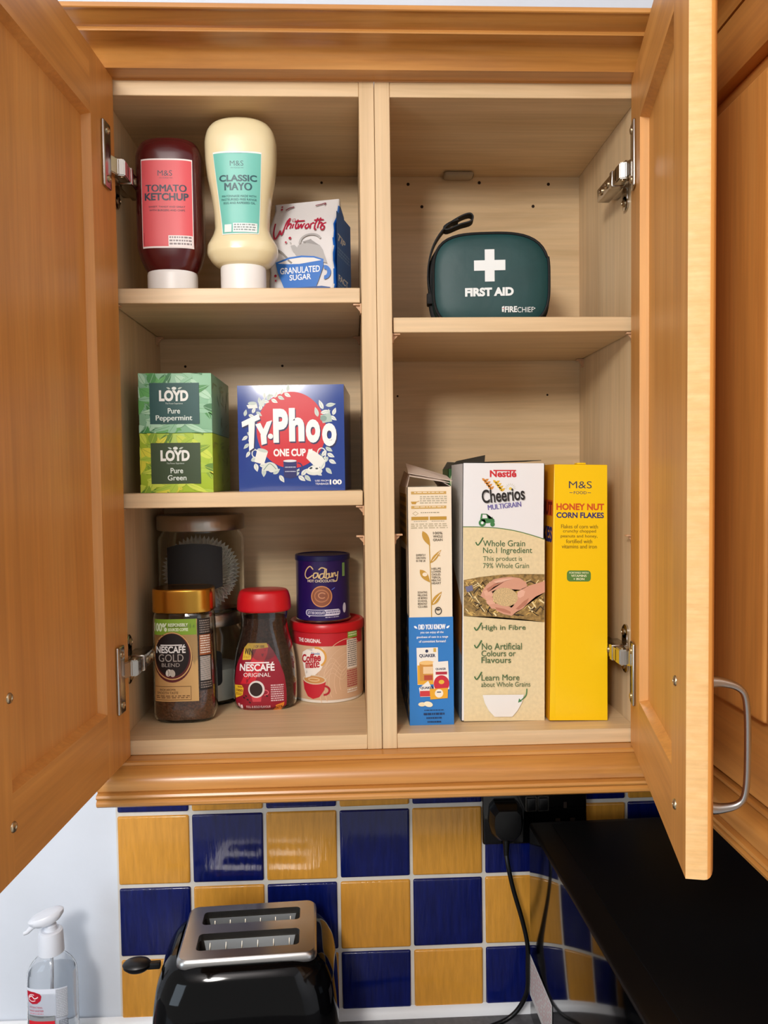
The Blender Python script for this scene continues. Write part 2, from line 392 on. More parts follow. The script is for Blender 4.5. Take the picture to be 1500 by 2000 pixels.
# ================================================================== wall cabinets
H = 0.72; T = 0.0163; G = 0.0002; OUT = 0.3008; INN = OUT - T; YB = 0.216; YS = 0.278
def peg(mb, x, side, z):
    """little shelf support: plate, web and pin; side is +1 when it is fixed to a panel on its right."""
    mb.box(min(x, x - side * 0.009), max(x, x - side * 0.009), 0.008, 0.016, z - 0.0022, z - 0.0004, PEGM, bevel=0.0004)
    mb.box(min(x, x - side * 0.0016), max(x, x - side * 0.0016), 0.007, 0.017, z - 0.011, z - 0.0004, PEGM, bevel=0.0004)
    mb.prism([(x, z - 0.010), (x - side * 0.007, z - 0.002), (x, z - 0.002)], PEGM, 0.0018, xf=Matrix.Translation((0, 0.011, 0)))
PEGM = pm('tan_plastic', '#C79C75', rough=0.4)
HOLE = pm('dark_hole', '#2A1B10', rough=0.9)
def carcass(name, label, x0, x1, shelves, empties):
    t = thing(name, label, 'cabinet', (0, 0, 0))
    MB().box(x0, x0 + T, 0, YS, 0, H, MAPLE[2], 0.0006, 1).build('side_panel', t)
    MB().box(x1 - T, x1, 0, YS, 0, H, MAPLE[2], 0.0006, 1).build('side_panel', t)
    MB().box(x0 + T, x1 - T, 0.0006, YB, H - T, H, MAPLE[0], 0.0006, 1).build('top_panel', t)
    MB().box(x0 + T, x1 - T, 0.0006, YB, 0, T, MAPLE[0], 0.0006, 1).build('bottom_panel', t)
    MB().box(x0 + T, x1 - T, YB, YB + 0.006, 0, H, MAPLE[0]).build('back_panel', t)
    for z, e in shelves:
        sh = MB().box(x0 + T + 0.0012, x1 - T - 0.0012, 0.006, YB - 0.002, z - T, z, MAPLE[0], 0.0008, 1).build('shelf', t)
        for sx, x in ((-1, x0 + T), (1, x1 - T)):
            m = MB(); peg(m, x, sx, z - T); m.build('shelf_support', t)
            m = MB(); peg(m, x, sx, z - T); m.build('shelf_support', t, loc=(0, 0.188, 0))
    for sx, x, z in empties:
        m = MB(); peg(m, x, sx, z); m.build('shelf_support', t)
    return t
cabL = carcass('wall_cabinet', 'open maple wall cabinet holding sauce bottles, tea boxes and coffee jars', -OUT, -G, [(0.5045, 0), (0.2851, 0)], [(1, -G - T, 0.236)])
cabR = carcass('wall_cabinet', 'open maple wall cabinet holding the first aid bag and cereal boxes', G, OUT, [(0.4724, 0)], [(-1, G + T, 0.237), (1, INN, 0.232)])
def disc(x, y, z, r, axis, mat, name, parent, d=0.0006):
    m = MB(); m.lathe([(-d, r), (d * 0.6, r), (d, r * 0.7)], mat, 14)
    rot = {'y': (math.radians(90), 0, 0), 'x': (0, math.radians(90), 0)}[axis]
    return m.build(name, parent, loc=(x, y, z), rot=rot)
for x, z in ((0.0516, 0.6938), (0.1481, 0.6961), (0.2424, 0.6943), (0.0699, 0.664), (0.2213, 0.6648)): disc(x, YB, z, 0.0021, 'y', HOLE, 'nail_head', cabR)
for x, z in ((-0.0647, 0.6956), (-0.164, 0.696), (-0.1215, 0.452), (-0.2515, 0.452)): disc(x, YB, z, 0.0017, 'y', HOLE, 'nail_head', cabL)
for z in (0.485, 0.44, 0.425, 0.31, 0.29, 0.27, 0.25): disc(INN, 0.012, z, 0.0016, 'x', HOLE, 'peg_hole', cabR)
for x in (0.034, 0.24): disc(x, YB, 0.41, 0.0014, 'y', HOLE, 'nail_head', cabR)
m = MB(); m.box(0.098, 0.138, YB - 0.022, YB - 0.001, H - T - 0.006, H - T, pm('translucent_cover', '#A89A84', rough=0.3), 0.004, 3); m.build('bracket_cover', cabR)

# ---- doors
EDGEW = wood('pale_door_edge', '#D9AC70', '#E0B67C', '#E6C08A', 1, rough=0.5, coat=0.0, across=170, along=60, fine=420, fig=0.2)
def door(cab, origin, sdir, sgn, w):
    """Framed door; s runs along its width from the hinge edge, sgn is the local y side its front faces."""
    D = MB(); th = 0.0205; SW, RW = 0.0625, 0.0645
    ya, yb = (0, th) if sgn > 0 else (-th, 0)
    def member(x0, x1, z0, z1, mat):
        bm = bmesh.new(); bmesh.ops.create_cube(bm, size=1)
        for v in bm.verts: v.co = Vector(((x0 + x1) / 2 + v.co.x * (x1 - x0), (ya + yb) / 2 + v.co.y * (yb - ya), (z0 + z1) / 2 + v.co.z * (z1 - z0)))
        out = ya if sgn < 0 else yb
        lim = lambda v: abs(v.co.y - out) < 1e-6
        ed = [e for e in bm.edges if all(lim(v) for v in e.verts) and (all(abs(v.co.x - w) < 1e-6 or abs(v.co.x) < 1e-6 for v in e.verts) or all(abs(v.co.z) < 1e-6 or abs(v.co.z - H) < 1e-6 for v in e.verts))]
        if ed: bmesh.ops.bevel(bm, geom=ed, offset=0.0075, segments=5, affect='EDGES', profile=0.5)
        D.bm(bm, mat)
    member(0, SW, 0, H, HONEY[2]); member(w - SW + 0.007, w, 0, H, lambda c: EDGEW if c.x > w - 0.0003 else HONEY[2])
    member(SW, w - SW + 0.007, 0, RW, HONEY[0]); member(SW, w - SW + 0.007, H - RW, H, HONEY[0])
    # small chamfered lips round the recess
    yi = 0.0; yr = sgn * 0.0085; a = 0.0035
    x0, x1, z0, z1 = SW, w - SW + 0.007, RW, H - RW
    o = [(x0, yi, z0), (x1, yi, z0), (x1, yi, z1), (x0, yi, z1)]; q = [(x0 + a, yr, z0 + a), (x1 - a, yr, z0 + a), (x1 - a, yr, z1 - a), (x0 + a, yr, z1 - a)]
    D.add(o + q, [[i, (i + 1) % 4, 4 + (i + 1) % 4, 4 + i] for i in range(4)], HONEY[2])
    rz = math.atan2(sdir[1], sdir[0])
    d = D.build('door', cab, loc=origin, rot=(0, 0, rz))
    y0, y1 = sorted((yr, sgn * 0.0155))
    MB().box(x0 - 0.004, x1 + 0.004, y0, y1, z0 - 0.004, z1 + 0.004, HONEY[2]).build('door_panel', d)
    hs = 0.2565
    P = [(hs, sgn * th, 0.039), (hs, sgn * (th + 0.012), 0.0385), (hs, sgn * (th + 0.026), 0.043), (hs, sgn * (th + 0.031), 0.055), (hs, sgn * (th + 0.032), 0.088),
         (hs, sgn * (th + 0.031), 0.121), (hs, sgn * (th + 0.026), 0.133), (hs, sgn * (th + 0.012), 0.1375), (hs, sgn * th, 0.137)]
    P = cat_rom(P, 6); R = []
    for i in range(len(P)):
        e = abs(i / (len(P) - 1) * 2 - 1); R.append(0.0026 + 0.0034 * max(0, (e - 0.45) / 0.55) ** 1.5)
    hm = MB(); hm.tube(P, R, SATINH, 12); hm.build('handle', d)
    for z in (0.039, 0.137):
        s_ = MB(); s_.lathe([(-0.001, 0.0042), (0.0006, 0.0042), (0.0016, 0.0034), (0.002, 0.0016), (0.0012, 0.0012)], BRASSY, 18)
        s_.build('screw', d, loc=(hs - 0.002, 0, z), rot=(math.radians(90) if sgn > 0 else math.radians(-90), 0, 0))
    return d
SATINH = pm('brushed_handle_steel', '#A7A3A0', rough=0.32, metal=1.0)
BRASSY = pm('screw_steel', '#B7A688', rough=0.3, metal=1.0)
aL, aR = -0.05301, 0.2198
DL = door(cabL, (-0.2738, -0.002, 0), (math.sin(aL), -math.cos(aL)), -1, 0.3095)
DR = door(cabR, (0.27667, -0.002, 0), (-math.sin(aR), -math.cos(aR)), 1, 0.2945)

# ---- concealed hinges: cup plate on the door, arm, and base plate on the cabinet side
def hinge(cab, sgn, origin, sdir, zs, zarm, side_x):
    """sgn -1: on the panel at the cabinet's lower x."""
    sx, sy = sdir; o = Vector(origin); nin = Vector((-sy, sx, 0)) * (1 if sgn < 0 else -1)   # into the opening
    S = Vector((sx, sy, 0)); z0, z1 = zs
    M = Matrix(((S.x, nin.x, 0, o.x), (S.y, nin.y, 0, o.y), (0, 0, 1, 0), (0, 0, 0, 1)))
    h = MB(); h.box(0.0185, 0.0375, 0.0, 0.0035, z0, z1, STEEL, 0.0016, 3, xf=M)
    hg = h.build('hinge', cab)
    for zz in (z0 + 0.009, z1 - 0.009):
        MB().lathe([(0, 0.0036), (0.0012, 0.0036), (0.0018, 0.002), (0.001, 0.0014)], BRASSY, 16, xf=M @ Matrix.Translation((0.028, 0.0035, zz)) @ Matrix.Rotation(math.radians(-90), 4, 'X')).build('hinge_screw', hg)
    k = 1 if sgn < 0 else -1
    X = lambda a: side_x + k * a                                     # distance from the side panel
    a = MB()
    def bx(a0, a1, y0, y1, z0_, z1_, b=0.0012): a.box(min(X(a0), X(a1)), max(X(a0), X(a1)), y0, y1, z0_, z1_, STEEL, b, 2)
    p0 = M @ Vector((0.020, 0.004, zarm)); 
    # bent link from the plate to the arm
    L0 = M @ Vector((0.026, 0.001, 0)); 
    pts = [(L0.x, L0.y), (X(0.017), -0.012), (X(0.0235), -0.010), (X(0.0235), 0.004), (X(0.012), 0.004), (L0.x, L0.y + 0.012)]
    if k < 0: pts = pts[::-1]
    bm = bmesh.new(); lo = [bm.verts.new((x, y, zarm - 0.0085)) for x, y in pts]; hi = [bm.verts.new((x, y, zarm + 0.0085)) for x, y in pts]; n = len(pts)
    bm.faces.new(lo[::-1]); bm.faces.new(hi)
    for i in range(n): bm.faces.new([lo[i], lo[(i + 1) % n], hi[(i + 1) % n], hi[i]])
    bmesh.ops.recalc_face_normals(bm, faces=bm.faces[:]); bmesh.ops.bevel(bm, geom=bm.edges[:], offset=0.001, segments=2, affect='EDGES'); a.bm(bm, STEEL)
    bx(0.009, 0.0235, 0.0, 0.066, zarm - 0.0075, zarm + 0.0075)
    bx(0.011, 0.0245, 0.012, 0.020, zarm - 0.009, zarm + 0.009)
    for y in (0.030, 0.050): a.lathe([(0, 0.0045), (0.0014, 0.0045), (0.002, 0.0025), (0.0012, 0.0018)], BRASSY, 16, xf=Matrix.Translation((X(0.0235), y, zarm)) @ Matrix.Rotation(math.radians(90 * k), 4, 'Y'))
    for zz in (zarm - 0.0062, zarm + 0.0062): a.lathe([(-0.0012, 0.002), (0.0012, 0.002)], BRASSY, 10, xf=Matrix.Translation((X(0.019), -0.0065, zarm + (0.0085 if zz > zarm else -0.0085))))
    a.build('hinge_arm', hg)
    b = MB()
    def by(a0, a1, y0, y1, z0_, z1_, q=0.001): b.box(min(X(a0), X(a1)), max(X(a0), X(a1)), y0, y1, z0_, z1_, STEEL, q, 2)
    by(0.0, 0.009, 0.024, 0.062, zarm - 0.006, zarm + 0.006)
    for e in (-1, 1):
        b.lathe([(0, 0.0085), (0.0022, 0.0085), (0.003, 0.0075)], STEEL, 24, xf=Matrix.Translation((X(0), 0.033, zarm + e * 0.0195)) @ Matrix.Rotation(math.radians(90 * k), 4, 'Y'))
        b.box(min(X(0), X(0.003)), max(X(0), X(0.003)), 0.025, 0.041, zarm + (0.004 if e > 0 else -0.0195), zarm + (0.0195 if e > 0 else -0.004), STEEL, 0.0008, 1)
        b.lathe([(0, 0.0042), (0.0018, 0.0042), (0.0028, 0.002), (0.0018, 0.0014)], BRASSY, 16, xf=Matrix.Translation((X(0.003), 0.033, zarm + e * 0.0195)) @ Matrix.Rotation(math.radians(90 * k), 4, 'Y'))
    b.build('base_plate', hg)
sL, sR = (math.sin(aL), -math.cos(aL)), (-math.sin(aR), -math.cos(aR))
hinge(cabL, -1, (-0.2738, -0.002), sL, (0.5965, 0.6625), 0.625, -INN)
hinge(cabL, -1, (-0.2738, -0.002), sL, (0.0555, 0.1265), 0.0985, -INN)
hinge(cabR, 1, (0.27667, -0.002), sR, (0.5975, 0.6660), 0.6235, INN)
hinge(cabR, 1, (0.27667, -0.002), sR, (0.0520, 0.1190), 0.0985, INN)

# ---- cornice above and pelmet below, mitred into the run along the adjoining wall
CORN = [(0.0, 0.7520), (0.0, 0.7206), (-0.0004, 0.7188), (-0.0012, 0.7198), (-0.0220, 0.7201), (-0.0235, 0.7232), (-0.0275, 0.7299), (-0.0330, 0.7341), (-0.0400, 0.7362), (-0.0470, 0.7368), (-0.0525, 0.7370),
        (-0.0550, 0.7371), (-0.0570, 0.7374), (-0.0576, 0.7388), (-0.0566, 0.7406), (-0.0570, 0.7411), (-0.0620, 0.7419), (-0.0690, 0.7441), (-0.0740, 0.7463), (-0.0758, 0.7468), (-0.0780, 0.7467), (-0.0790, 0.7474), (-0.0790, 0.7512), (-0.0780, 0.7521)]
PELM = [(0.02, 0.0), (-0.0015, -0.0002), (-0.0145, -0.0006), (-0.0165, -0.0018), (-0.0168, -0.0045), (-0.0150, -0.0062), (-0.0172, -0.0072), (-0.0225, -0.0092), (-0.0270, -0.0125), (-0.0298, -0.0170), (-0.0312, -0.0230), (-0.0312, -0.0266),
        (-0.0296, -0.0284), (-0.0318, -0.0287), (-0.0352, -0.0296), (-0.0362, -0.0318), (-0.0352, -0.0336), (-0.0328, -0.0347), (-0.0344, -0.0356), (-0.0360, -0.0378), (-0.0352, -0.0410), (-0.0322, -0.0432), (-0.0280, -0.0440), (0.02, -0.0440)]
RX = 0.347                                                           # front plane of the adjoining run
def run_x(prof, x0, mat, butt=None):
    m = MB(); m.rings([[(x, y, z) for y, z in prof][::-1] for x in (x0, -0.1, 0.1)] + [[(RX + y if butt is None else butt, y, z) for y, z in prof][::-1]], mat); return m
def run_y(prof, y1, mat, butt=None):
    m = MB(); m.rings([[(RX + y, y if butt is None else butt, z) for y, z in prof]] + [[(RX + y, yy, z) for y, z in prof] for yy in (-0.2, -0.4, y1)], mat); return m
tag(run_x(CORN, -OUT - 0.03, TRIMW).build('cornice', angle=25), 'honey wood cornice moulding along the top of the open cabinets', 'cornice')
tag(run_x(PELM, -OUT, TRIMW, RX - 0.0368).build('pelmet', angle=25), 'honey wood pelmet moulding under the open cabinets, above the tiles', 'pelmet')
tag(run_y(CORN, -0.62, TRIMY).build('cornice', angle=25), 'shaded cornice moulding over the closed cabinet on the adjoining wall', 'cornice')
tag(run_y(PELM, -0.62, TRIMY, -0.001).build('pelmet', angle=25), 'shaded pelmet moulding under the closed cabinet, above the microwave', 'pelmet')

# ---- closed cabinet on the adjoining wall
cl = thing('wall_cabinet', 'closed honey maple cabinet round the corner, behind the open door', 'cabinet', (0, 0, 0))
MB().box(RX, 0.7195, -0.62, -0.002, 0.0005, H, HONEY[2], 0.001, 1).build('cabinet_body', cl)
MB().box(OUT + 0.0004, RX - 0.0005, 0.001, 0.019, 0.0005, H - 0.0005, HONEY[2], 0.0006, 1).build('corner_post', cl)
MB().box(RX - 0.0215, RX - 0.0005, -0.62, -0.002, 0.6620, 0.7185, HONEY[1], 0.0015, 2).build('top_rail', cl)
MB().box(RX - 0.0090, RX - 0.0005, -0.62, -0.002, 0.6425, 0.6619, HONEY[1], 0.0006, 1).build('top_fillet', cl)
MB().box(RX - 0.0120, RX - 0.0005, -0.62, -0.002, 0.0010, 0.0780, HONEY[1], 0.0010, 1).build('bottom_rail', cl)
for y1, y0 in ((-0.004, -0.1880), (-0.1905, -0.4030), (-0.4055, -0.6190)):
    D = MB(); D.box(RX - 0.0215, RX - 0.0006, y0, y1, 0.0790, 0.6420, HONEY[2], 0.0042, 4); D.build('door', cl)

# ================================================================== left cabinet, upper shelf
def lid_ring(b, mat, mb, z0, z1, off=0.0): mb.rings(b.rings(off, z0, z1), mat)
Z1 = 0.5046; Z2 = 0.2852; Z0 = 0.0164

# ---- ketchup
kb = Body([(.0262, .0270, .0200, 2.2), (.031, .0300, .0222, 2.4), (.041, .0336, .0248, 3.0), (.057, .0364, .0265, 3.4), (.100, .0364, .0265, 3.4), (.150, .0362, .0264, 3.2), (.1585, .0345, .0252, 3.0), (.165, .0315, .0225, 2.8), (.1692, .0265, .0185, 2.6), (.1706, .0200, .0140, 2.4)])
KET = pm('ketchup_plastic', '#4A0F12', rough=0.22, coat=0.3)
t = thing('ketchup_bottle', 'upside-down dark red tomato ketchup bottle with a red label and white cap', 'bottle', (-0.2277, 0.05, Z1))
MB().rings(kb.rings(), KET).build('bottle_body', t)
cp = MB(); cb = Body([(0, .0262, .0200, 2.2), (.0015, .0274, .0210, 2.2), (.023, .0276, .0212, 2.2), (.0262, .0268, .0205, 2.2)]); cp.rings(cb.rings(), WHITEP)
cp.box(.010, .022, -.0190, -.0186, .004, .0055, ink('#555555')); cp.build('cap', t)
lb = MB(); A = Art(lb, kb.map_x(), -0.0258, 0.1428, .000180, .0001835, step=.002, vstep=.003, base=.0004, dh=.00003)
A.rect(-3, -3, 303, 518, '#F2E9E6'); A.rect(0, 6, 299, 508, '#DE5A60')
D1 = '#3D4350'
A.text('M&S', 100, 66, 187, 98, D1, 0.0); A.text('FOOD', 130, 106, 166, 114, D1); A.rect(108, 109, 126, 111, D1); A.rect(170, 109, 188, 111, D1)
A.text('TOMATO', 26, 150, 269, 190, D1, 0.035); A.text('KETCHUP', 18, 198, 281, 242, D1, 0.035)
A.text('SWEET, TANGY AND GREAT', 42, 274, 260, 285, D1); A.text('WITH BURGERS AND CHIPS', 45, 294, 258, 305, D1)
A.rect(156, 446, 298, 514, '#EFE6E4'); A.greek(162, 452, 292, 508, 3, '#8A7F80', seed=4)
A.greek(6, 430, 12, 500, 12, '#A33A44', seed=2)
lb.build('label', t)

# ---- mayonnaise
mb_ = Body([(.0312, .0250, .0200, 2.2), (.0335, .0305, .0235, 2.2), (.0395, .0362, .0270, 2.3), (.0465, .0392, .0292, 2.4), (.053, .0388, .0290, 2.4), (.0595, .0358, .0272, 2.4), (.066, .0322, .0252, 2.5), (.0735, .0301, .0240, 2.6), (.083, .0303, .0242, 2.7), (.1075, .0331, .0262, 2.7), (.130, .0371, .0285, 2.7), (.150, .0391, .0296, 2.7), (.165, .0394, .0297, 2.6), (.1765, .0375, .0282, 2.5), (.1845, .0328, .0245, 2.4), (.1888, .0265, .0195, 2.3), (.1908, .0190, .0140, 2.2), (.1913, .0120, .0090, 2.2)])
MAY = pm('mayonnaise_bottle', '#E8DCB2', rough=0.18, coat=0.4)
t = thing('mayonnaise_bottle', 'tall cream mayonnaise bottle with a turquoise label, standing on its white cap', 'bottle', (-0.1479, 0.045, Z1))
MB().rings(mb_.rings(), MAY).build('bottle_body', t)
cp = MB(); cb = Body([(0, .0240, .0195, 2.2), (.0012, .0250, .0204, 2.2), (.029, .0252, .0206, 2.2), (.0312, .0246, .0200, 2.2)]); cp.rings(cb.rings(), WHITEP); cp.build('cap', t)
lb = MB(); A = Art(lb, mb_.map_x(), -0.0270, 0.1475, .0001785, step=.002, vstep=.002, base=.0005, dh=.00004)
A.poly([(-1, -4), (147, -1), (295, -4), (289, 130), (277, 300), (268, 482), (160, 484), (46, 488), (34, 300), (14, 120)], '#EDF3EE'); A.poly([(2, 6), (147, 9), (292, 6), (286, 130), (273, 300), (265, 476), (160, 478), (50, 481), (38, 300), (17, 120)], '#71C2B4')
D2 = '#2F5E62'
A.text('M&S', 104, 52, 186, 82, D2); A.text('FOOD', 128, 90, 166, 97, D2); A.rect(108, 93, 124, 95, D2); A.rect(170, 93, 186, 95, D2)
A.text('CLASSIC', 36, 134, 264, 172, '#27535A', 0.035); A.text('MAYO', 68, 180, 232, 222, '#27535A', 0.035)
A.text('MAYONNAISE MADE WITH', 50, 250, 256, 262, D2); A.text('PASTEURISED FREE RANGE', 46, 270, 258, 282, D2); A.text('EGG AND RAPESEED OIL', 58, 290, 250, 302, D2)
A.rect(112, 415, 258, 472, '#EEF3F0'); A.greek(118, 420, 252, 468, 3, '#8C9A98', seed=9)
A.rect(60, 422, 104, 472, '#E4EEEA'); lb.build('label', t)

# ---- sugar bag
SUGW = pm('white_paper_bag', '#D6D3D2', rough=0.5, bump=0.25, bscale=50); SUGB = ink('#1E66BE')
t = thing('sugar_bag', 'white and blue paper bag of granulated sugar with a cup print', 'bag', (-0.0765, 0.0975, Z1), rz=math.radians(-15))
bw, bd, bh = .0405, .031, .1225; sg = MB(); R_ = []
def bagring(z, f, dx=0.0):
    """f narrows the depth towards the folded top."""
    d = bd * f; w = bw; out = []
    yb_ = 0.006 * (1 - f)
    rr = min(.005, d * .9)
    for cx, cy, a0 in ((w - rr, -d + rr, -90), (w - rr, d - rr, 0), (-w + rr, d - rr, 90), (-w + rr, -d + rr, 180)):
        for a in range(0, 91, 15):
            q = math.radians(a0 + a); x = cx + rr * math.cos(q); y = cy + rr * math.sin(q)
            g = 0.0011 * math.sin(z * 160 + x * 90) + 0.0007 * math.sin(z * 310 + y * 140)
            out.append((x + dx + g * .6, y + yb_ * 0 + g, z))
    return out
rs = []
for i in range(15):
    z = bh * i / 14; f = 1.0 if z < .07 else max(.07, 1 - ((z - .07) / (bh - .07)) ** 1.25 * .93)
    rs.append(bagring(z, f, -0.001 * i / 14))
sg.rings(rs, lambda c: SUGB if c.x > bw - .0022 and c.z < .112 else SUGW)
sb = sg.build('paper_bag', t)
def bagfront(u, v, h):
    f = 1.0 if v < .07 else max(.07, 1 - ((v - .07) / (bh - .07)) ** 1.25 * .93)
    return (u, -bd * f - 0.0014 - h, v)
lb = MB(); k_ = 1 / (8.824 * 1634); A = Art(lb, bagfront, -0.0435, 0.1225, k_ * 1.005, k_, step=.01, vstep=.006)
RD = '#A91F3C'; GY = '#A9A7A6'
A.poly([(530, 1000), (580, 860), (640, 830), (800, 820), (960, 880), (1010, 960), (1080, 1180), (900, 1120), (560, 1040)], GY)
A.poly([(450, 850), (520, 840), (600, 920), (560, 1010), (500, 960)], GY); A.ringe(800, 830, 205, 170, 34, GY, a0=180, a1=335); A.poly([(650, 800), (760, 780), (800, 770), (960, 885), (800, 840)], '#8E8C8B'); A.ell(800, 782, 18, 16, '#8E8C8B')
A.stroke([(100, 870), (250, 920), (370, 1030), (470, 1150)], 34, '#8B8781')
A.poly([(185, 1110), (420, 1040), (640, 1025), (860, 1050), (1020, 1110), (1010, 1230), (930, 1440), (870, 1580), (340, 1580), (290, 1440), (220, 1280)], '#2A6FC4')
A.poly([(225, 1128), (440, 1068), (640, 1055), (850, 1075), (985, 1125), (800, 1140), (600, 1160), (400, 1150)], '#E4E0DC'); A.stroke([(400, 1080), (470, 1140)], 30, '#8B8781')
A.ringe(1030, 1325, 110, 115, 62, '#2A6FC4', a0=-95, a1=95); A.poly([(180, 1585), (300, 1550), (980, 1545), (1130, 1575), (1120, 1590), (200, 1592)], '#244F8E')
A.text('GRANULATED', 262, 1205, 955, 1312, '#E8ECF2', 0.02); A.text('SUGAR', 425, 1330, 800, 1425, '#E8ECF2', 0.02)
for pts in ([(140, 415), (140, 600), (175, 715), (215, 670), (250, 560)], [(250, 560), (280, 645), (310, 560), (340, 400), (385, 325)], [(385, 325), (370, 430), (352, 545)], [(356, 510), (400, 440), (428, 470), (415, 540)], [(468, 450), (455, 535)], [(535, 370), (510, 480), (522, 545), (560, 520)], [(480, 405), (560, 402), (655, 405)],
            [(555, 455), (562, 545), (605, 470), (618, 545), (662, 455)], [(710, 480), (682, 520), (702, 560), (742, 530), (735, 482), (710, 478)], [(778, 470), (770, 570)], [(775, 500), (808, 462), (832, 482)], [(880, 370), (850, 520), (856, 592), (884, 590)], [(930, 370), (900, 572)], [(908, 510), (950, 470), (968, 500), (950, 582)], [(1042, 482), (992, 500), (986, 530), (1020, 560), (1002, 610), (958, 600)], [(820, 412), (900, 410), (990, 422)]):
    A.stroke(pts, 27, RD)
for x, y, r in ((440, 720, 24), (372, 788, 18), (452, 800, 11), (180, 1330, 24), (182, 1410, 17), (190, 70, 17), (196, 128, 22)): A.ell(x, y, r, r, RD if r > 12 else GY, n=10)
A.ringe(460, 375, 38, 38, 9, RD, n=5)
A.stroke([(270, 150), (330, 110), (410, 90)], 22, '#7A2338'); A.stroke([(790, 105), (880, 90), (960, 70), (950, 110)], 18, '#7A2338')
lb.build('front_print', t)
lb = MB(); A = Art(lb, lambda u, v, h: (bw + 0.0022 + h, u, v), -bd, 0.1225, bd * 2 / 250, k_, base=.0002)
A.rect(2, 330, 248, 1610, SUGB); A.text('TIP', 14, 680, 150, 800, '#E6EAF0', 0.03, rot=12); A.text('FACT', 26, 1340, 190, 1450, '#E6EAF0', 0.03); A.greek(20, 900, 220, 1060, 3, '#6E9AD6', seed=5); A.greek(20, 1490, 220, 1570, 2, '#6E9AD6', seed=6)
lb.build('side_print', t)

# ================================================================== left cabinet, middle shelf
def carton(name, label, cat, x0, x1, y0, d, z0, h, mat, tilt=0.0, yaw=0.0, group=None):
    t = thing(name, label, cat, ((x0 + x1) / 2, y0 + d / 2, z0), group=group, rot=(0, tilt, yaw)); w = x1 - x0
    m = MB(); m.box(-w / 2, w / 2, -d / 2, d / 2, 0, h, mat, 0.0009, 2); m.build('carton_body', t)
    return t, w
def front_art(w, d, su, sv, x0, y0, h, sk=0.0):
    """Art whose unit point (x0, y0) is the front's upper left corner."""
    mb = MB(); return mb, Art(mb, flat_map((0, -d / 2, 0)), -w / 2 - x0 * su, h + y0 * sv, su, sv, sk=sk)
def side_map(w): return flat_map((w / 2, 0, 0), (0, 1, 0), (0, 0, 1), (1, 0, 0))
def loyd(z0, h, y0_, pal, name2, label, tx):
    t, w = carton('tea_box', label, 'tea box', -0.2642, -0.1838, 0.03, 0.118, z0, h, ink(pal[0]), group=None)
    d = 0.118; mb, A = front_art(w, d, w / 436, h / 352, 108, y0_, h)
    rd = random.Random(len(tx) * 7)
    A.clip = (108, y0_, 544, y0_ + 352)
    for i in range(64):
        x, y = rd.uniform(100, 550), rd.uniform(y0_ - 10, y0_ + 360); a = rd.uniform(0, 6.28); L = rd.uniform(90, 180)
        x2, y2 = x + L * math.cos(a), y + L * math.sin(a) * .8
        A.leaf(x, y, x2, y2, rd.uniform(14, 30), pal[(0, 1, 2, 3, 4, 0, 4)[i % 7]], layer=2 + i); A.stroke([(x, y), (x2, y2)], 2.0, pal[4 if i % 7 in (1, 3) else 1], layer=2 + i + .5)
    A.clip = None; A.a = 70; A.k = 70
    py = y0_ + 58
    A.rect(175, py, 470, py + 242, pal[5], layer=1)
    A.text('LOYD', 232, py + 42, 406, py + 108, '#E9ECE6', 0.05, layer=3); A.text('The Power Experience', 268, py + 116, 372, py + 128, '#C9D6CC', layer=3); A.ell(322, py + 32, 14, 9, '#DDE5DD', layer=3); A.leaf(300, py + 36, 276, py + 26, 5, '#B9C9BC', layer=3); A.leaf(344, py + 36, 370, py + 26, 5, '#B9C9BC', layer=3)
    y = py + 148
    for s, (xa, xb) in tx:
        A.text(s, xa, y, xb, y + (40 if s[0] in 'P' and len(s) > 4 else 32), '#DCE8E0', 0.015, layer=4); y += 42
    mb.build('front_print', t)
    mb = MB(); A = Art(mb, side_map(w), -d / 2, h, d / 300, h / 352)
    for i in range(16):
        x, y = rd.uniform(30, 270), rd.uniform(30, 320); a = rd.uniform(0, 6.28); A.leaf(x, y, max(5, min(295, x + 70 * math.cos(a))), max(5, min(345, y + 70 * math.sin(a))), 5 + 3 * (i % 3), pal[6 + i % 2], layer=2 + i)
    mb.build('side_print', t)
    return t
loyd(Z2, 0.0660, 520, ['#A8C63A', '#7FA329', '#D8D63E', '#5E8A2C', '#C6D84A', '#2E4421', '#8FA934', '#A9B83C'], 'green', 'lime green tea box with a leaf pattern, underneath the mint green box', [('Pure', (290, 365)), ('Green', (272, 384))])
loyd(Z2 + 0.0662, 0.0660, 150, ['#8CBF9B', '#3F8A45', '#5FA95B', '#2F7340', '#A9D3B4', '#0F4A48', '#6E9A6C', '#7DAA80'], 'mint', 'mint green tea box with a leaf pattern, on top of the lime green box', [('Pure', (282, 355)), ('Peppermint', (210, 426))])

# ---- black tea carton with a red disc
t = thing('tea_box', 'dark blue square tea carton with a red disc and big white lettering', 'tea box', (-0.0945, 0.106, Z2), rz=math.radians(-3.2)); w = .1212; d = .12; hh = .1202
def bow(u, v): return -d / 2 - .0021 * (1 - ((v - hh / 2) / (hh / 2)) ** 2) * max(0, 1 - (2 * u / w) ** 4)
m = MB(); rs = []
for i in range(17):
    v = hh * i / 16; fr = [(-w / 2 + w * k / 16, bow(-w / 2 + w * k / 16, v), v) for k in range(17)]
    rs.append(fr + [(w / 2, d / 2, v), (-w / 2, d / 2, v)])
m.rings(rs, pm('blue_gloss_card', '#24418F', rough=0.24, coat=0.3)); m.build('carton_body', t)
mb = MB(); A = Art(mb, lambda u, v, h: (u, bow(u, v) - h, v), -w / 2 - 40 * (w / 1350), hh + 15 * (hh / 1330), w / 1350, hh / 1330, step=.006, vstep=.005)
A.ell(720, 580, 440, 480, '#C8202C', n=64)
LF, LG, LD = '#DCE2DC', '#9FB5A8', '#7C9A90'
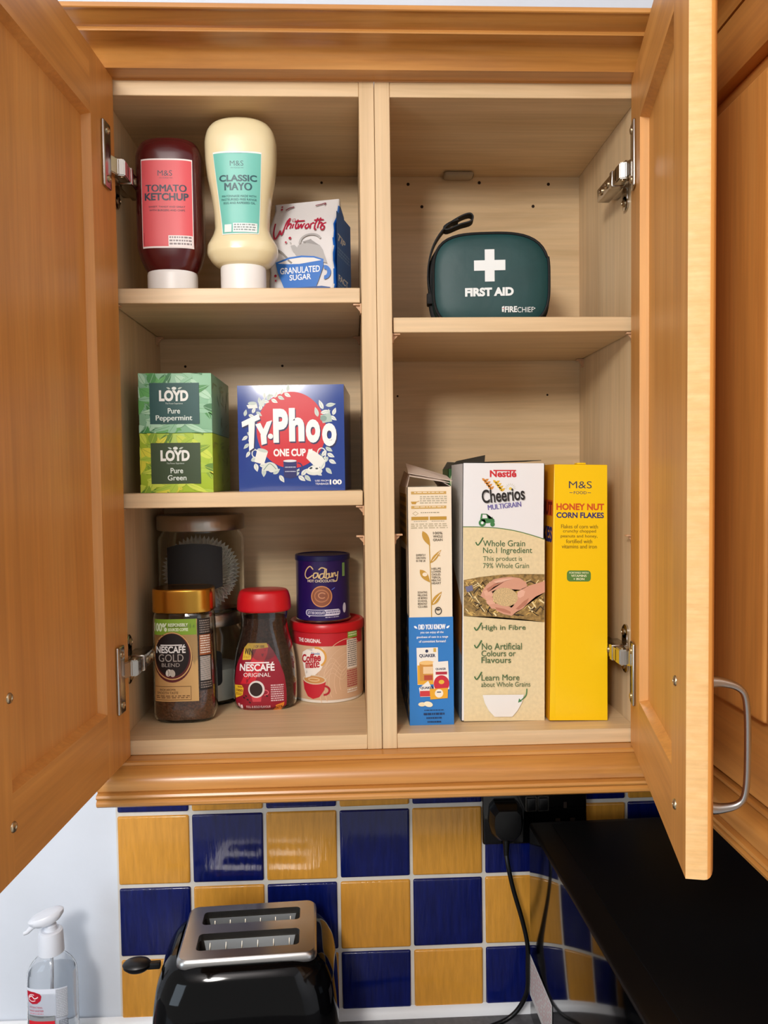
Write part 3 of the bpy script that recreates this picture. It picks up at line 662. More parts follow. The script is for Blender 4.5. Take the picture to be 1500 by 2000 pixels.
rd = random.Random(11)
def sprig(x0, y0, x1, y1, n, L, wd):
    for i in range(n):
        q = i / max(1, n - 1); x, y = x0 + (x1 - x0) * q, y0 + (y1 - y0) * q; a = math.atan2(y1 - y0, x1 - x0) + (0.9 if i % 2 else -0.9) + rd.uniform(-.2, .2)
        ex, ey = x + L * math.cos(a), y + L * math.sin(a); A.leaf(x, y, ex, ey, wd, LF if i % 3 else '#C3D0C8', layer=4); A.stroke([(x, y), (x * .2 + ex * .8, y * .2 + ey * .8)], 5, LG, layer=5)
sprig(430, 210, 680, 100, 7, 95, 24); sprig(330, 250, 420, 150, 4, 90, 22); sprig(130, 400, 330, 330, 5, 90, 22); sprig(160, 600, 190, 840, 6, 95, 22)
sprig(1060, 420, 1160, 280, 4, 130, 26); sprig(1180, 420, 1250, 400, 3, 100, 24); sprig(1150, 800, 1190, 960, 5, 105, 26); sprig(200, 960, 420, 1090, 5, 110, 30); sprig(480, 1130, 640, 1160, 3, 110, 28); sprig(760, 1160, 880, 1150, 4, 110, 28); sprig(940, 1110, 1150, 1060, 4, 110, 28)
A.poly([(158, 262), (285, 240), (300, 300), (180, 305)], LF, layer=6); A.ell(230, 240, 55, 22, '#B9C8BF', layer=6); A.poly([(310, 230), (400, 170), (380, 280), (320, 280)], '#C9D4CD', layer=6)
A.poly([(1090, 400), (1220, 380), (1240, 480), (1120, 500)], '#A9BFB4', layer=6); A.ell(1130, 440, 42, 36, LD, layer=7)
A.ringe(255, 870, 45, 55, 14, LF, layer=6); A.poly([(285, 815), (420, 850), (365, 1010), (245, 975)], '#E6E9E2', layer=7); A.ell(352, 832, 68, 22, '#C2CFC6', layer=8, rot=14)
A.ringe(440, 1090, 105, 110, 105, '#D5DDD4', layer=8, a0=180, a1=360); A.stroke([(360, 1080), (440, 1000), (520, 1070)], 10, LD, layer=9)
A.poly([(905, 935), (940, 820), (1010, 850), (1160, 960), (1060, 1060), (1000, 1030)], '#E6E9E2', layer=8); A.ringe(1100, 880, 60, 75, 14, LF, layer=7); A.poly([(930, 830), (985, 820), (980, 870), (940, 890)], '#EDEFEA', layer=9); A.stroke([(1080, 880), (1140, 960)], 8, LD, layer=9)
A.ell(1000, 1100, 105, 52, '#D9DFD6', layer=9); A.ell(1000, 1075, 78, 40, '#E6E9E2', layer=10); A.ell(962, 1062, 20, 12, '#2A3A44', layer=11, rot=-20); A.ell(1035, 1068, 18, 11, '#2A3A44', layer=11)
NV = '#1B2350'
A.poly([(612, 965), (782, 960), (780, 1170), (700, 1190), (618, 1170)], '#2B2D68', layer=12); A.ringe(800, 1050, 58, 62, 16, '#2B2D68', layer=12, a0=-100, a1=100); A.ell(697, 968, 84, 16, '#D9DFE2', layer=13); A.greek(632, 1040, 766, 1062, 1, '#C6CCDA', layer=13, seed=3); A.greek(632, 1095, 766, 1115, 1, '#C6CCDA', layer=13, seed=4)
def shadow_letter(s, x0, y0, x1, y1, rot=0):
    A.text(s, x0 + 12, y0 + 18, x1 + 12, y1 + 18, NV, 0.05, layer=14, rot=rot); A.text(s, x0, y0, x1, y1, '#F0F0EE', 0.05, layer=15, rot=rot)
for pts in ([(90, 470), (310, 372), (328, 440), (95, 538)], [(178, 470), (262, 440), (240, 800), (180, 840)]):
    A.poly([(x + 12, y + 18) for x, y in pts], NV, layer=14); A.poly(pts, '#F0F0EE', layer=15)
for pts in ([(265, 505), (330, 485), (395, 620), (350, 660)], [(480, 455), (412, 475), (330, 640), (340, 765), (408, 745), (405, 650)]):
    A.poly([(x + 10, y + 16) for x, y in pts], NV, layer=14); A.poly(pts, '#F0F0EE', layer=15)
A.ell(465, 672, 33, 33, NV, layer=14); A.ell(456, 656, 33, 33, '#F0F0EE', layer=15)
shadow_letter('P', 492, 312, 682, 738); shadow_letter('h', 693, 305, 887, 725); shadow_letter('o', 905, 450, 1086, 745); shadow_letter('o', 1110, 500, 1292, 790)
A.text('ONE CUP', 490, 815, 900, 910, '#F0F0EE', 0.04, layer=16)
A.text('100', 1195, 1208, 1348, 1272, '#F0F0EE', 0.04, layer=16); A.text('USE FROM', 1012, 1210, 1182, 1232, '#E0E4EE', 0.02, layer=16); A.text('TEABAGS', 1012, 1248, 1182, 1272, '#E0E4EE', 0.02, layer=16)
mb.build('front_print', t)

# ================================================================== left cabinet, bottom
def clear_glass(name, tint='#F4F8F4', rough=0.0): return pm(name, tint, rough=rough, trans=1.0, ior=1.46)
GLASS = clear_glass('jar_glass')
COFFEE = pm('coffee_granules', '#6B3E22', rough=0.8, noise=0.55, nscale=420, bump=0.9, bscale=420)
COFFEED = pm('dark_coffee_granules', '#3A1C10', rough=0.8, noise=0.6, nscale=420, bump=0.9, bscale=420)
GOLDM = pm('gold_lid_metal', '#C8963F', rough=0.24, metal=1.0)
def shell(b, z0, z1, wall, floor):
    """Hollow open-necked glass: outside up, inside back down."""
    o = b.rings(0, z0, z1); i = b.rings(-wall, z0 + floor, z1)
    return o + i[::-1]

# ---- gold blend jar
gb = Body([(0, .0300, .0225, 2.8), (.0025, .0340, .0250, 3.2), (.010, .0361, .0268, 3.4), (.060, .0358, .0267, 3.4), (.112, .0352, .0264, 3.4), (.124, .0345, .0258, 3.2), (.1285, .0330, .0245, 3.0), (.1300, .0325, .0240, 3.0)])
t = thing('coffee_jar', 'square glass coffee jar with a gold lid and a black and gold label', 'coffee jar', (-0.2305, 0.08, Z0))
m = MB(); m.rings(shell(gb, 0, .1300, .0016, .004), GLASS); m.build('glass_body', t)
m = MB(); m.rings([[(x, y, z) for x, y, z in r] for r in gb.rings(-.0019, .0045, .1020)], COFFEE); m.build('coffee_granules', t)
lb_ = Body([(.1290, .0346, .0260, 3.2), (.1300, .0354, .0266, 3.2), (.1545, .0352, .0265, 3.2), (.1562, .0340, .0255, 3.2)]); m = MB(); m.rings(lb_.rings(), GOLDM)
m.rings([[(x * .9, y * .9, .1563) for x, y, z in lb_.ring(.1562)], [(x * .88, y * .88, .1556) for x, y, z in lb_.ring(.1562)]], GOLDM, cap0=False); m.build('lid', t)
GF = pm('gold_label_foil', '#D9AE72', rough=0.36, metal=0.45); GFD = pm('copper_label_foil', '#9C5A34', rough=0.36, metal=0.7)
lb = MB(); A = Art(lb, gb.map_arc(.06), -362 * .000187, .1297 + 654 * .0001988, .000187, .0001988, step=.0035, base=.00025)
A.rect(190, 690, 470, 1172, GF); A.rect(190, 690, 466, 782, '#7DA02E')
A.text('100%', 192, 712, 282, 762, '#DDE8C8', 0.04); A.text('RESPONSIBLY', 290, 714, 414, 734, '#DDE8C8', 0.03); A.text('SOURCED COFFEE', 290, 742, 414, 760, '#DDE8C8', 0.03)
A.ell(312, 912, 124, 148, '#5A1B1D'); A.ringe(312, 905, 122, 140, 7, GF); A.ell(310, 900, 108, 126, '#1A1010')
A.text('NESCAFÉ', 208, 838, 396, 888, '#E8E6E2', 0.03); A.rect(240, 838, 376, 845, '#E8E6E2'); A.text('GOLD', 226, 894, 382, 938, '#A9A097', 0.0); A.text('BLEND', 246, 947, 358, 968, '#A9A097', 0.0)
A.ell(288, 1003, 17, 22, '#CFC8BC', rot=20); A.ell(312, 1006, 17, 22, '#B9AFA2', rot=-15); A.stroke([(283, 985), (290, 1003), (286, 1022)], 4, '#6F6358')
A.rect(196, 1082, 424, 1085, '#6E4A28'); A.rect(196, 1160, 424, 1163, '#6E4A28'); A.rect(422, 1082, 425, 1163, '#6E4A28')
A.text('RICH AROMA', 232, 1096, 330, 1108, '#4E3119'); A.text('SMOOTH TASTE', 212, 1114, 345, 1128, '#4E3119'); A.greek(205, 1136, 415, 1156, 2, '#7B5734', seed=12)
A.rect(476, 690, 560, 1110, '#1D1512'); A.greek(484, 700, 550, 780, 6, '#857B73', seed=5); A.rect(480, 785, 556, 905, GFD); A.greek(486, 790, 550, 900, 8, '#E0D3C4', seed=8)
for i in range(22): A.rect(482, 912 + i * 6.5, 545, 915 + i * 6.5, '#D9D2C8', layer=60)
A.greek(482, 1062, 550, 1102, 3, '#857B73', seed=15)
lb.build('label', t)

# ---- red lidded jar
ob = Body([(0, .0330, .0240, 2.6), (.003, .0378, .0272, 2.8), (.012, .0396, .0284, 2.9), (.030, .0397, .0284, 2.9), (.050, .0387, .0278, 2.8), (.068, .0362, .0264, 2.7), (.085, .0320, .0250, 2.5), (.098, .0292, .0240, 2.3), (.107, .0284, .0238, 2.2), (.1165, .0290, .0242, 2.2), (.1195, .0292, .0244, 2.2)])
t = thing('coffee_jar', 'waisted glass coffee jar with a red lid and a red label', 'coffee jar', (-0.1416, 0.125, Z0))
m = MB(); m.rings(shell(ob, 0, .1195, .0016, .004), GLASS); m.build('glass_body', t)
m = MB(); m.rings(ob.rings(-.0019, .0045, .1120), COFFEED); m.build('coffee_granules', t)
REDL = pm('red_lid_plastic', '#C3141E', rough=0.34)
lb_ = Body([(.1200, .0318, .0265, 2.3), (.1225, .0334, .0278, 2.3), (.1330, .0328, .0274, 2.3), (.1420, .0306, .0256, 2.3), (.1450, .0282, .0236, 2.3), (.1456, .0262, .0218, 2.3)]); m = MB(); m.rings(lb_.rings(), REDL); m.build('lid', t)
lb = MB(); A = Art(lb, ob.map_arc(.030), -836 * .000192, .0118 + 1108 * .00021, .000192, .00021, step=.0035, vstep=.006, base=.00025)
A.poly([(650, 910), (668, 865), (700, 795), (722, 775), (880, 776), (912, 812), (950, 885), (975, 960), (985, 1040), (986, 1130), (970, 1172), (820, 1176), (668, 1182), (650, 1120), (640, 1060), (641, 980)], '#8F1428')
A.poly([(800, 790), (880, 776), (870, 830), (780, 1000), (690, 1005), (760, 880)], '#C8202F')
A.poly([(700, 795), (722, 772), (760, 770), (757, 862), (697, 866)], '#E9C23A'); A.poly([(722, 770), (868, 770), (880, 795), (760, 806)], '#E2B63A')
A.text('WIN', 705, 800, 766, 836, '#2A1A14', 0.02); A.text('1 OF 1000', 772, 782, 850, 797, '#7A4A1C', 0.02); A.text('ANYTHING FROM', 703, 840, 752, 858, '#8A5A20', 0.0)
A.text('NESCAFÉ', 682, 878, 914, 930, '#F0ECEA', 0.03); A.rect(720, 878, 880, 885, '#F0ECEA'); A.text('ORIGINAL', 712, 940, 886, 963, '#F0ECEA', 0.0)
A.poly([(641, 1015), (700, 1012), (712, 1030), (705, 1070), (650, 1092), (643, 1060)], '#E6B92E'); A.text('WIN', 668, 1018, 702, 1030, '#7A3A14', 0.03); A.text('1000', 655, 1036, 706, 1052, '#7A3A14', 0.03); A.greek(652, 1058, 700, 1075, 2, '#8A4A1C')
A.poly([(757, 1050), (832, 1050), (822, 1108), (770, 1108)], '#C8404A'); A.ringe(845, 1055, 28, 18, 6, '#D8606A', a0=-90, a1=90); A.ell(795, 1035, 52, 50, '#DDD6D2'); A.ell(793, 1036, 41, 40, '#2A1512')
A.greek(886, 1010, 966, 1112, 8, '#D9B9BC', seed=2); A.text('FULL & BOLD FLAVOUR', 726, 1132, 884, 1146, '#E4C8CA', 0.0)
A.poly([(902, 1172), (918, 1130), (970, 1115), (968, 1172)], '#E58A2E'); A.text('25%', 925, 1132, 960, 1148, '#6E3410', 0.02); A.rect(668, 1120, 682, 1162, '#D9A9AE'); A.rect(686, 1128, 700, 1148, '#E8D8DA')
for x, y in ((715, 1085), (738, 1096), (728, 1075), (860, 1075), (752, 1112)): A.ell(x, y, 8, 5, '#3A1418', rot=30, n=10)
lb.build('label', t)

# ---- whitener tub
CR = .0462; CX, CY = -0.0650, 0.1675
t = thing('whitener_tub', 'beige coffee whitener tub with a red lid, the cocoa tin on top', 'tub', (CX, CY, Z0))
BEIGE = pm('beige_tub', '#CDA785', rough=0.4)
m = MB(); m.lathe([(0, CR - .003), (.0006, CR - .0012), (.004, CR - .0008), (.0044, CR), (.0885, CR), (.090, CR - .001)], lambda c: ink('#E6DED2') if c.z < .0043 else BEIGE, 72); m.build('tub_body', t)
m = MB(); m.lathe([(.0892, CR - .001), (.0892, CR + .0016), (.0905, CR + .0022), (.0985, CR + .0018), (.1000, CR + .0006), (.1002, CR - .003), (.0990, CR - .0045)], REDL, 72); m.build('lid', t)
lb = MB(); A = Art(lb, cyl_map(CR), -1194 * .000212, 1172 * .000212, .000212, step=.003, base=.0002)
A.rect(900, 742, 1480, 830, '#BC1F2B'); A.text('THE ORIGINAL', 1008, 786, 1164, 810, '#EFE2DF', 0.03); A.rect(1330, 752, 1410, 792, '#7FA63A'); A.greek(1336, 758, 1404, 786, 2, '#D9E6C0', seed=3)
for k in range(5): A.ringe(1330, 1050, 60 + k * 32, 90 + k * 42, 3.5, '#E0BE9C', a0=150, a1=300)
for k in range(4): A.stroke([(1180, 960 + k * 26), (1230, 900 + k * 30), (1290, 960 + k * 24), (1340, 900 + k * 22)], 3.5, '#E0BE9C')
A.poly([(1035, 905), (1042, 870), (1075, 850), (1110, 860), (1135, 838), (1172, 840), (1192, 870), (1190, 910), (1160, 970), (1105, 1020), (1065, 1032), (1090, 1000), (1050, 960)], '#F1E7DC'); A.ringe(1135, 895, 62, 62, 12, '#DDA24A', a0=-100, a1=60)
A.text('Nestlé', 1104, 866, 1156, 880, '#2B6FB0', 0.02); A.text('Coffee', 1036, 876, 1162, 926, '#B5202C', 0.04, shear=.2, rot=-8); A.text('mate', 1062, 920, 1152, 960, '#B5202C', 0.04, shear=.2, rot=-8)
A.poly([(1042, 1035), (1190, 1035), (1180, 1090), (1150, 1132), (1110, 1146), (1075, 1132), (1050, 1090)], '#C02432'); A.ringe(1178, 1092, 38, 32, 12, '#B01D2B', a0=-95, a1=95); A.ell(1117, 1030, 76, 28, '#D8C2A4'); A.ell(1117, 1030, 66, 22, '#C98F52'); A.ringe(1117, 1029, 36, 11, 4, '#EBCFA4'); A.poly([(1072, 990), (1110, 985), (1095, 1012), (1060, 1024)], '#F1E7DC')
A.rect(1322, 800, 1404, 975, '#E6DACB'); A.greek(1328, 806, 1400, 968, 13, '#6A6560', seed=6); A.greek(1322, 985, 1404, 1090, 8, '#B3464C', seed=7); A.greek(1322, 1098, 1404, 1125, 2, '#EFE6DA', seed=8)
lb.build('label', t)

# ---- cocoa tin on its lid
t = thing('cocoa_tin', 'dark purple hot chocolate tin standing on the whitener tub', 'tin', (-0.0695, 0.1650, Z0 + .1004))
CR2 = .0347; PUR = pm('purple_tin', '#261458', rough=0.3, coat=0.2)
m = MB(); m.lathe([(0, CR2 - .001), (.0003, CR2 + .0006), (.002, CR2 + .0008), (.0028, CR2)] + [(.0765, CR2), (.0772, CR2 + .0005), (.0780, CR2 + .0005)], lambda c: STEEL if c.z < .0027 else PUR, 64); m.build('tin_body', t)
m = MB(); m.lathe([(.0778, CR2 + .0004), (.0782, CR2 + .0010), (.0840, CR2 + .0008), (.0848, CR2), (.0849, CR2 - .002), (.0838, CR2 - .003)], pm('navy_lid', '#15164A', rough=0.3), 64); m.build('lid', t)
lb = MB(); A = Art(lb, cyl_map(CR2), -1167 * .000214, 695 * .000214, .000214, step=.0025, base=.0002)
GC = '#D9BC86'
A.rect(960, 326, 1375, 332, GC)
for pts in ([(1122, 378), (1100, 360), (1072, 380), (1060, 412), (1078, 432), (1118, 412)], [(1150, 398), (1128, 402), (1124, 428), (1148, 420), (1154, 398), (1160, 430)], [(1192, 402), (1170, 408), (1168, 430), (1190, 424), (1204, 372)], [(1160, 380), (1180, 368), (1206, 374)], [(1204, 372), (1196, 420), (1210, 428)], [(1212, 374), (1210, 428), (1228, 424), (1226, 404), (1212, 408)], [(1232, 400), (1232, 424), (1246, 420), (1248, 398), (1250, 426)], [(1256, 402), (1256, 426), (1258, 408), (1268, 398)], [(1272, 398), (1274, 418), (1290, 412), (1294, 394), (1284, 446), (1262, 448)]):
    A.stroke([(1165 + (x - 1177) * .88, y) for x, y in pts], 7, GC)
A.text('HOT CHOCOLATE', 1080, 438, 1243, 454, '#DCCBB0', 0.03)
A.ell(1165, 538, 63, 63, '#8E553C'); A.ringe(1165, 538, 63, 63, 6, '#D08E5C'); A.ringe(1165, 535, 44, 38, 7, '#B67852'); A.ringe(1168, 532, 24, 19, 6, '#C98C66', a0=40, a1=330); A.stroke([(1225, 500), (1245, 488)], 5, '#5566C0')
A.rect(1064, 616, 1280, 654, '#D9D5E4', r=17); A.rect(1070, 620, 1188, 650, '#3E3A6E', r=13); A.text('LET IT BE CHOCOLATE', 1078, 627, 1182, 643, '#E6E2F0', 0.02); A.poly([(1080, 650), (1100, 650), (1086, 664)], '#D9D5E4'); A.greek(1192, 622, 1275, 648, 2, '#6B668F', seed=3); A.greek(1185, 660, 1270, 668, 1, '#CFC9E0', seed=2)
A.rect(1300, 345, 1322, 425, '#7FA05A'); A.ell(1315, 615, 14, 30, '#D8D4E2')
lb.build('label', t)

# ---- two storage jars, one on the other
def storage_jar(label, cx, cy, z0, r, hb, hl, fill):
    t = thing('storage_jar', label, 'storage jar', (cx, cy, z0))
    m = MB(); m.lathe([(0, r - .004), (.0012, r - .001), (.004, r), (hb - .010, r), (hb - .004, r - .004), (hb, r - .0045), (hb, r - .0070), (hb - .005, r - .0068), (hb - .011, r - .0026), (.006, r - .0026), (.005, r - .006)], GLASS, 64); m.build('glass_body', t)
    m = MB(); m.lathe([(hb - .0005, r - .003), (hb, r + .0004), (hb + .001, r + .0010), (hb + hl - .002, r + .0010), (hb + hl, r - .0006)], LIDST, 64); m.build('lid', t)
    return t
LIDST = pm('brushed_lid_steel', '#A59C92', rough=0.32, metal=1.0, bump=0.1, bscale=200, stretch=(1, 1, 0.02))
CHALK = pm('chalkboard_label', '#141517', rough=0.75)
jx, jy = -0.2245, 0.1600
t = storage_jar('lower steel-lidded glass jar half full of white powder, under another jar', -0.2205, 0.1620, Z0, .0455, .0990, .0165, 0)
m = MB(); m.lathe([(.0056, .030), (.0058, .0426), (.044, .0426), (.046, .036), (.0475, .012)], pm('white_powder', '#D9D6D0', rough=0.9, bump=0.2, bscale=90), 48); m.build('powder', t)
m = MB(); A = Art(m, cyl_map(.0455), 0, 0, 1, step=.003, base=.0004); A.rect(-.030, -.070, .0268, -.026, CHALK, r=.006); m.build('label', t)
tj = storage_jar('upper steel-lidded glass jar with a black label and white paper cases inside', jx, jy, Z0 + .1158, .0540, .1040, .0190, 1)
m = MB(); A = Art(m, cyl_map(.0540), 0, 0, 1, step=.003, base=.0004)
A.poly([(-.036, -.084), (-.018, -.0885), (0, -.0895), (.018, -.0885), (.036, -.084), (.036, -.036), (.018, -.0300), (0, -.0285), (-.018, -.0300), (-.036, -.036)], CHALK); m.build('label', tj)
# pleated paper cases leaning inside the jar
PAPER = pm('white_baking_paper', '#F1EDE6', rough=0.9)
for (dx, dz, ry_, rx_, R) in ((-0.004, .050, 8, 70, .040), (0.005, .046, -18, 62, .040), (0.006, .050, 24, 78, .040), (0.003, .044, -8, 84, .041)):
    m = MB(); N = 96; rr = []
    for k, (rad, hh, amp) in enumerate(((.001, 0, 0), (R * .62, 0, 0), (R * .66, .002, .0008), (R * .98, .017, .0022), (R * 1.0, .0185, .0024))):
        rr.append([((rad + amp * (1 if i % 2 else -1)) * math.cos(2 * math.pi * i / N), (rad + amp * (1 if i % 2 else -1)) * math.sin(2 * math.pi * i / N), hh) for i in range(N)])
    rr += [[(x * .985, y * .985, z + .0004) for x, y, z in q] for q in rr[::-1]]
    m.rings(rr, PAPER); m.build('paper_case', tj, angle=20, loc=(dx, 0.004 * dx / .01, dz), rot=(math.radians(rx_), math.radians(ry_), 0))

# ================================================================== right cabinet, upper shelf: first aid bag
ZR = 0.4725
FAG = pm('green_nylon', '#123F40', rough=0.5, noise=0.08, nscale=30, bump=0.35, bscale=38); FAB = pm('black_webbing', '#0C0D0E', rough=0.7, bump=0.2, bscale=600)
t = thing('first_aid_bag', 'dark green zipped first aid bag with a white cross and black wrist strap', 'bag', (0.1385, 0.0990, ZR), rz=math.radians(-5))
fw, fh, fd = .0665, .0538, .037
def faring(y, k, dy=0):
    out = []; n = 72
    for i in range(n):
        a = 2 * math.pi * i / n; c, s = math.cos(a), math.sin(a); p = 3.6; q = (abs(c) ** p + abs(s) ** p) ** (-1 / p)
        x = fw * k * c * q; z = fh + (fh * k - (0 if k > .9 else 0)) * s * q
        if z > fh * 1.5: z -= .0055 * max(0, (x / fw - .0)) ** 2
        z = max(.0004, z); out.append((x, y, z))
    return out
m = MB(); rs = [faring(-fd - .0045, .25), faring(-fd - .0042, .6), faring(-fd - .0028, .85), faring(-fd - .0006, .965), faring(-fd + .001, 1.0), faring(-fd + .006, 1.012), faring(-.008, 1.03), faring(.012, 1.03), faring(fd - .004, 1.0), faring(fd, .95), faring(fd + .002, .6)]
m.rings(rs, FAG); m.build('bag_body', t)
m = MB(); m.tube([(x * 1.006, y - .0008, max(.0012, (z - fh) * 1.006 + fh)) for x, y, z in faring(-fd + .0008, 1.0)], .0016, FAB, 8, closed=True); m.build('piping', t)
m = MB(); m.tube([(x, y, max(.0012, z)) for x, y, z in faring(-.004, 1.035)], .0018, FAB, 8, closed=True, flat=2.2); m.build('zip', t)
def ribbon(path, w, th, mat, m):
    P = cat_rom(path, 8); rs = []
    for i, p in enumerate(P):
        d = (P[min(i + 1, len(P) - 1)] - P[max(0, i - 1)]).normalized(); sd = Vector((0, 1, 0)); sd = (sd - d * sd.dot(d)).normalized(); n = d.cross(sd)
        rs.append([p + sd * (w / 2) + n * th / 2, p - sd * (w / 2) + n * th / 2, p - sd * (w / 2) - n * th / 2, p + sd * (w / 2) - n * th / 2])
    m.rings(rs, mat)
m = MB(); ox, oz = 0.1385, ZR
ribbon([(-.0690, -.003, .042), (-.0725, -.004, .058), (-.0722, -.005, .080), (-.0655, -.006, .104), (-.052, -.006, .1235), (-.036, -.006, .1345), (-.0230, -.006, .1390), (-.0185, -.006, .1350), (-.0215, -.006, .1300), (-.034, -.006, .1265), (-.049, -.006, .1210), (-.0535, -.006, .1235), (-.047, -.006, .1285), (-.036, -.006, .1322)], .017, .0016, FAB, m)
m.box(-.0745, -.066, -.012, .006, .034, .047, FAB, .0015, 2); m.build('strap', t)
def fafront(u, v, h):
    k = max(abs(u) / fw, abs(v - fh) / fh); ks = [0, .25, .6, .85, .965]; ys = [.0045, .0045, .0042, .0028, .0006]
    f = pchip(ks, ys); return (u, -fd - f(k) - .0004 - h, v)
lb = MB(); A = Art(lb, fafront, -.0665 - 246 * .0001915, .1076 + 232 * .0002, .0001915, .0002, step=.004, vstep=.004)
WH = '#E4E9E8'
A.rect(554, 330, 612, 514, WH, layer=1); A.rect(489, 392, 554, 451, WH, layer=1); A.rect(612, 392, 677, 451, WH, layer=1); lb.build('cross_emblem', t)
lb = MB(); A.mb = lb; A.text('FIRST AID', 434, 548, 726, 598, WH, 0.055); lb.build('lettering', t)
lb = MB(); A.mb = lb; A.text('FIRE', 672, 658, 746, 692, WH, 0.035); A.text('CHIEF', 748, 664, 846, 694, WH, 0.0)
A.poly([(655, 660), (668, 655), (666, 690), (655, 688)], WH); A.rect(658, 668, 672, 671, '#C33B34'); A.ell(851, 672, 4, 4, WH, n=10)
lb.build('maker_mark', t)

# ================================================================== right cabinet, bottom: cereal boxes
BRN = pm('bare_grey_card', '#B8A892', rough=0.85)
def flap(pts, mat, parent, name='flap', th=.0006):
    m = MB(); P = [Vector(p) for p in pts]; n = (P[1] - P[0]).cross(P[2] - P[0]).normalized() * th
    N = len(P); m.add(P + [p + n for p in P], [list(range(N))[::-1], list(range(N, 2 * N))] + [[i, (i + 1) % N, N + (i + 1) % N, N + i] for i in range(N)], mat); return m.build(name, parent, smooth=False)
def open_carton(name, label, x0, x1, y0, d, z0, h, mat, tilt=0.0, wall=.0007):
    t = thing(name, label, 'cereal box', ((x0 + x1) / 2, y0 + d / 2, z0), rot=(0, tilt, 0)); w = x1 - x0; m = MB()
    for a in ((-w / 2, w / 2, -d / 2, -d / 2 + wall), (-w / 2, w / 2, d / 2 - wall, d / 2), (-w / 2, -w / 2 + wall, -d / 2, d / 2), (w / 2 - wall, w / 2, -d / 2, d / 2)): m.box(a[0], a[1], a[2], a[3], 0, h, mat)
    m.box(-w / 2, w / 2, -d / 2, d / 2, 0, wall, mat); m.build('carton_body', t); return t, w
# ---- oats
CREAM = pm('cream_card', '#E9DAC0', rough=0.45)
d = .150; t, w = open_carton('oat_box', 'narrow cream and blue oat box with a torn open top, beside the cabinet partition', 0.0324, 0.0830, 0.028, d, Z0, .2715, CREAM)
su, sv = w / 256, .2715 / 1337
mb, A = front_art(w, d, su, sv, 160, 265, .2715)
BL, OC, GT, NVY = '#2F79C0', '#BE9136', '#7C6A44', '#20365E'
A.rect(160, 992, 416, 1602, BL)
for y in (290, 370): A.rect(182, y, 383, y + 16, '#C59F56')
A.rect(182, 430, 280, 449, '#B98F35'); A.rect(287, 430, 384, 449, '#B98F35'); A.greek(200, 294, 370, 302, 1, '#E9DAC0', seed=1); A.greek(200, 374, 370, 382, 1, '#E9DAC0', seed=2)
A.greek(232, 316, 386, 362, 4, '#B7AC92', seed=3); A.poly([(180, 346), (214, 346), (208, 360), (186, 360)], OC); A.stroke([(212, 349), (228, 343)], 3, OC); A.ringe(206, 412, 18, 12, 3, '#B5A279', n=4); A.greek(236, 405, 342, 414, 1, '#A69B80', seed=4)
A.greek(196, 454, 270, 462, 1, '#B7AC92', seed=5); A.greek(298, 454, 372, 462, 1, '#B7AC92', seed=6); A.greek(180, 468, 390, 500, 3, '#BDAF90', seed=7)
A.stroke([(283, 580), (287, 700), (291, 860), (292, 992)], 5, '#B8923A'); A.leaf(245, 510, 288, 595, 17, OC); A.leaf(288, 690, 352, 615, 12, OC); A.stroke([(300, 678), (345, 625)], 4, '#E9DAC0'); A.stroke([(318, 640), (345, 650)], 4, OC); A.leaf(228, 725, 286, 798, 19, OC); A.ell(256, 752, 14, 11, '#E9DAC0'); A.leaf(294, 925, 352, 850, 17, OC); A.stroke([(302, 915), (346, 862)], 5, '#E9DAC0')
for x, y0_, y1_, rows, seed in ((305, 515, 572, ('100%', 'WHOLE', 'GRAIN'), 0), (207, 638, 686, ('EXPERTLY', 'GROWN', 'IN THE UK'), 0), (294, 715, 812, ('HELPS', 'LOWER', 'CHOLES-', 'TEROL', 'HEALTHY', 'HEART'), 0), (214, 846, 942, ('DONATING', 'MILLIONS', 'OF BOWLS', 'SCHOOL', 'BREAKFAST', 'CLUBS'), 0)):
    dy = (y1_ - y0_) / len(rows)
    for i, s in enumerate(rows): A.text(s, x, y0_ + i * dy, x + 54, y0_ + i * dy + dy * .72, '#4D4637', 0.01, layer=40)
A.ringe(331, 957, 20, 22, 5, '#3F3B33'); A.leaf(318, 950, 344, 950, 5, '#3F3B33')
A.text('DID YOU KNOW', 217, 1032, 370, 1060, '#E8EEF4', 0.035); A.leaf(190, 1040, 210, 1055, 6, '#E8EEF4'); A.leaf(376, 1055, 396, 1040, 6, '#E8EEF4')
A.text('you can enjoy all the', 226, 1070, 360, 1086, '#E8EEF4', 0.02); A.text('goodness of oats in a range', 204, 1096, 386, 1112, '#E8EEF4', 0.02); A.text('of convenient formats!', 218, 1120, 372, 1134, '#E8EEF4', 0.02)
A.poly([(203, 1163), (326, 1162), (328, 1300), (322, 1370), (207, 1372)], '#E9E4DA'); A.rect(207, 1262, 300, 1370, '#E0A52E'); A.poly([(218, 1245), (296, 1240), (296, 1350), (222, 1350)], '#C98E40'); A.ell(262, 1248, 44, 12, '#E9BE78'); A.rect(240, 1270, 296, 1310, '#E8C79A'); A.rect(245, 1318, 294, 1346, '#B34A32'); A.text('QUAKER', 218, 1198, 312, 1220, '#26304E', 0.04); A.ell(262, 1182, 9, 9, '#26304E', n=12); A.rect(300, 1166, 316, 1188, '#CFAA4E')
A.poly([(296, 1245), (384, 1240), (390, 1400), (300, 1402)], '#E9E4DA'); A.ell(345, 1368, 45, 48, '#C42A3A'); A.rect(312, 1300, 378, 1316, '#B02838'); A.ell(345, 1358, 16, 12, '#E0B43A'); A.text('QUAKER', 312, 1278, 372, 1292, '#26304E', 0.04)
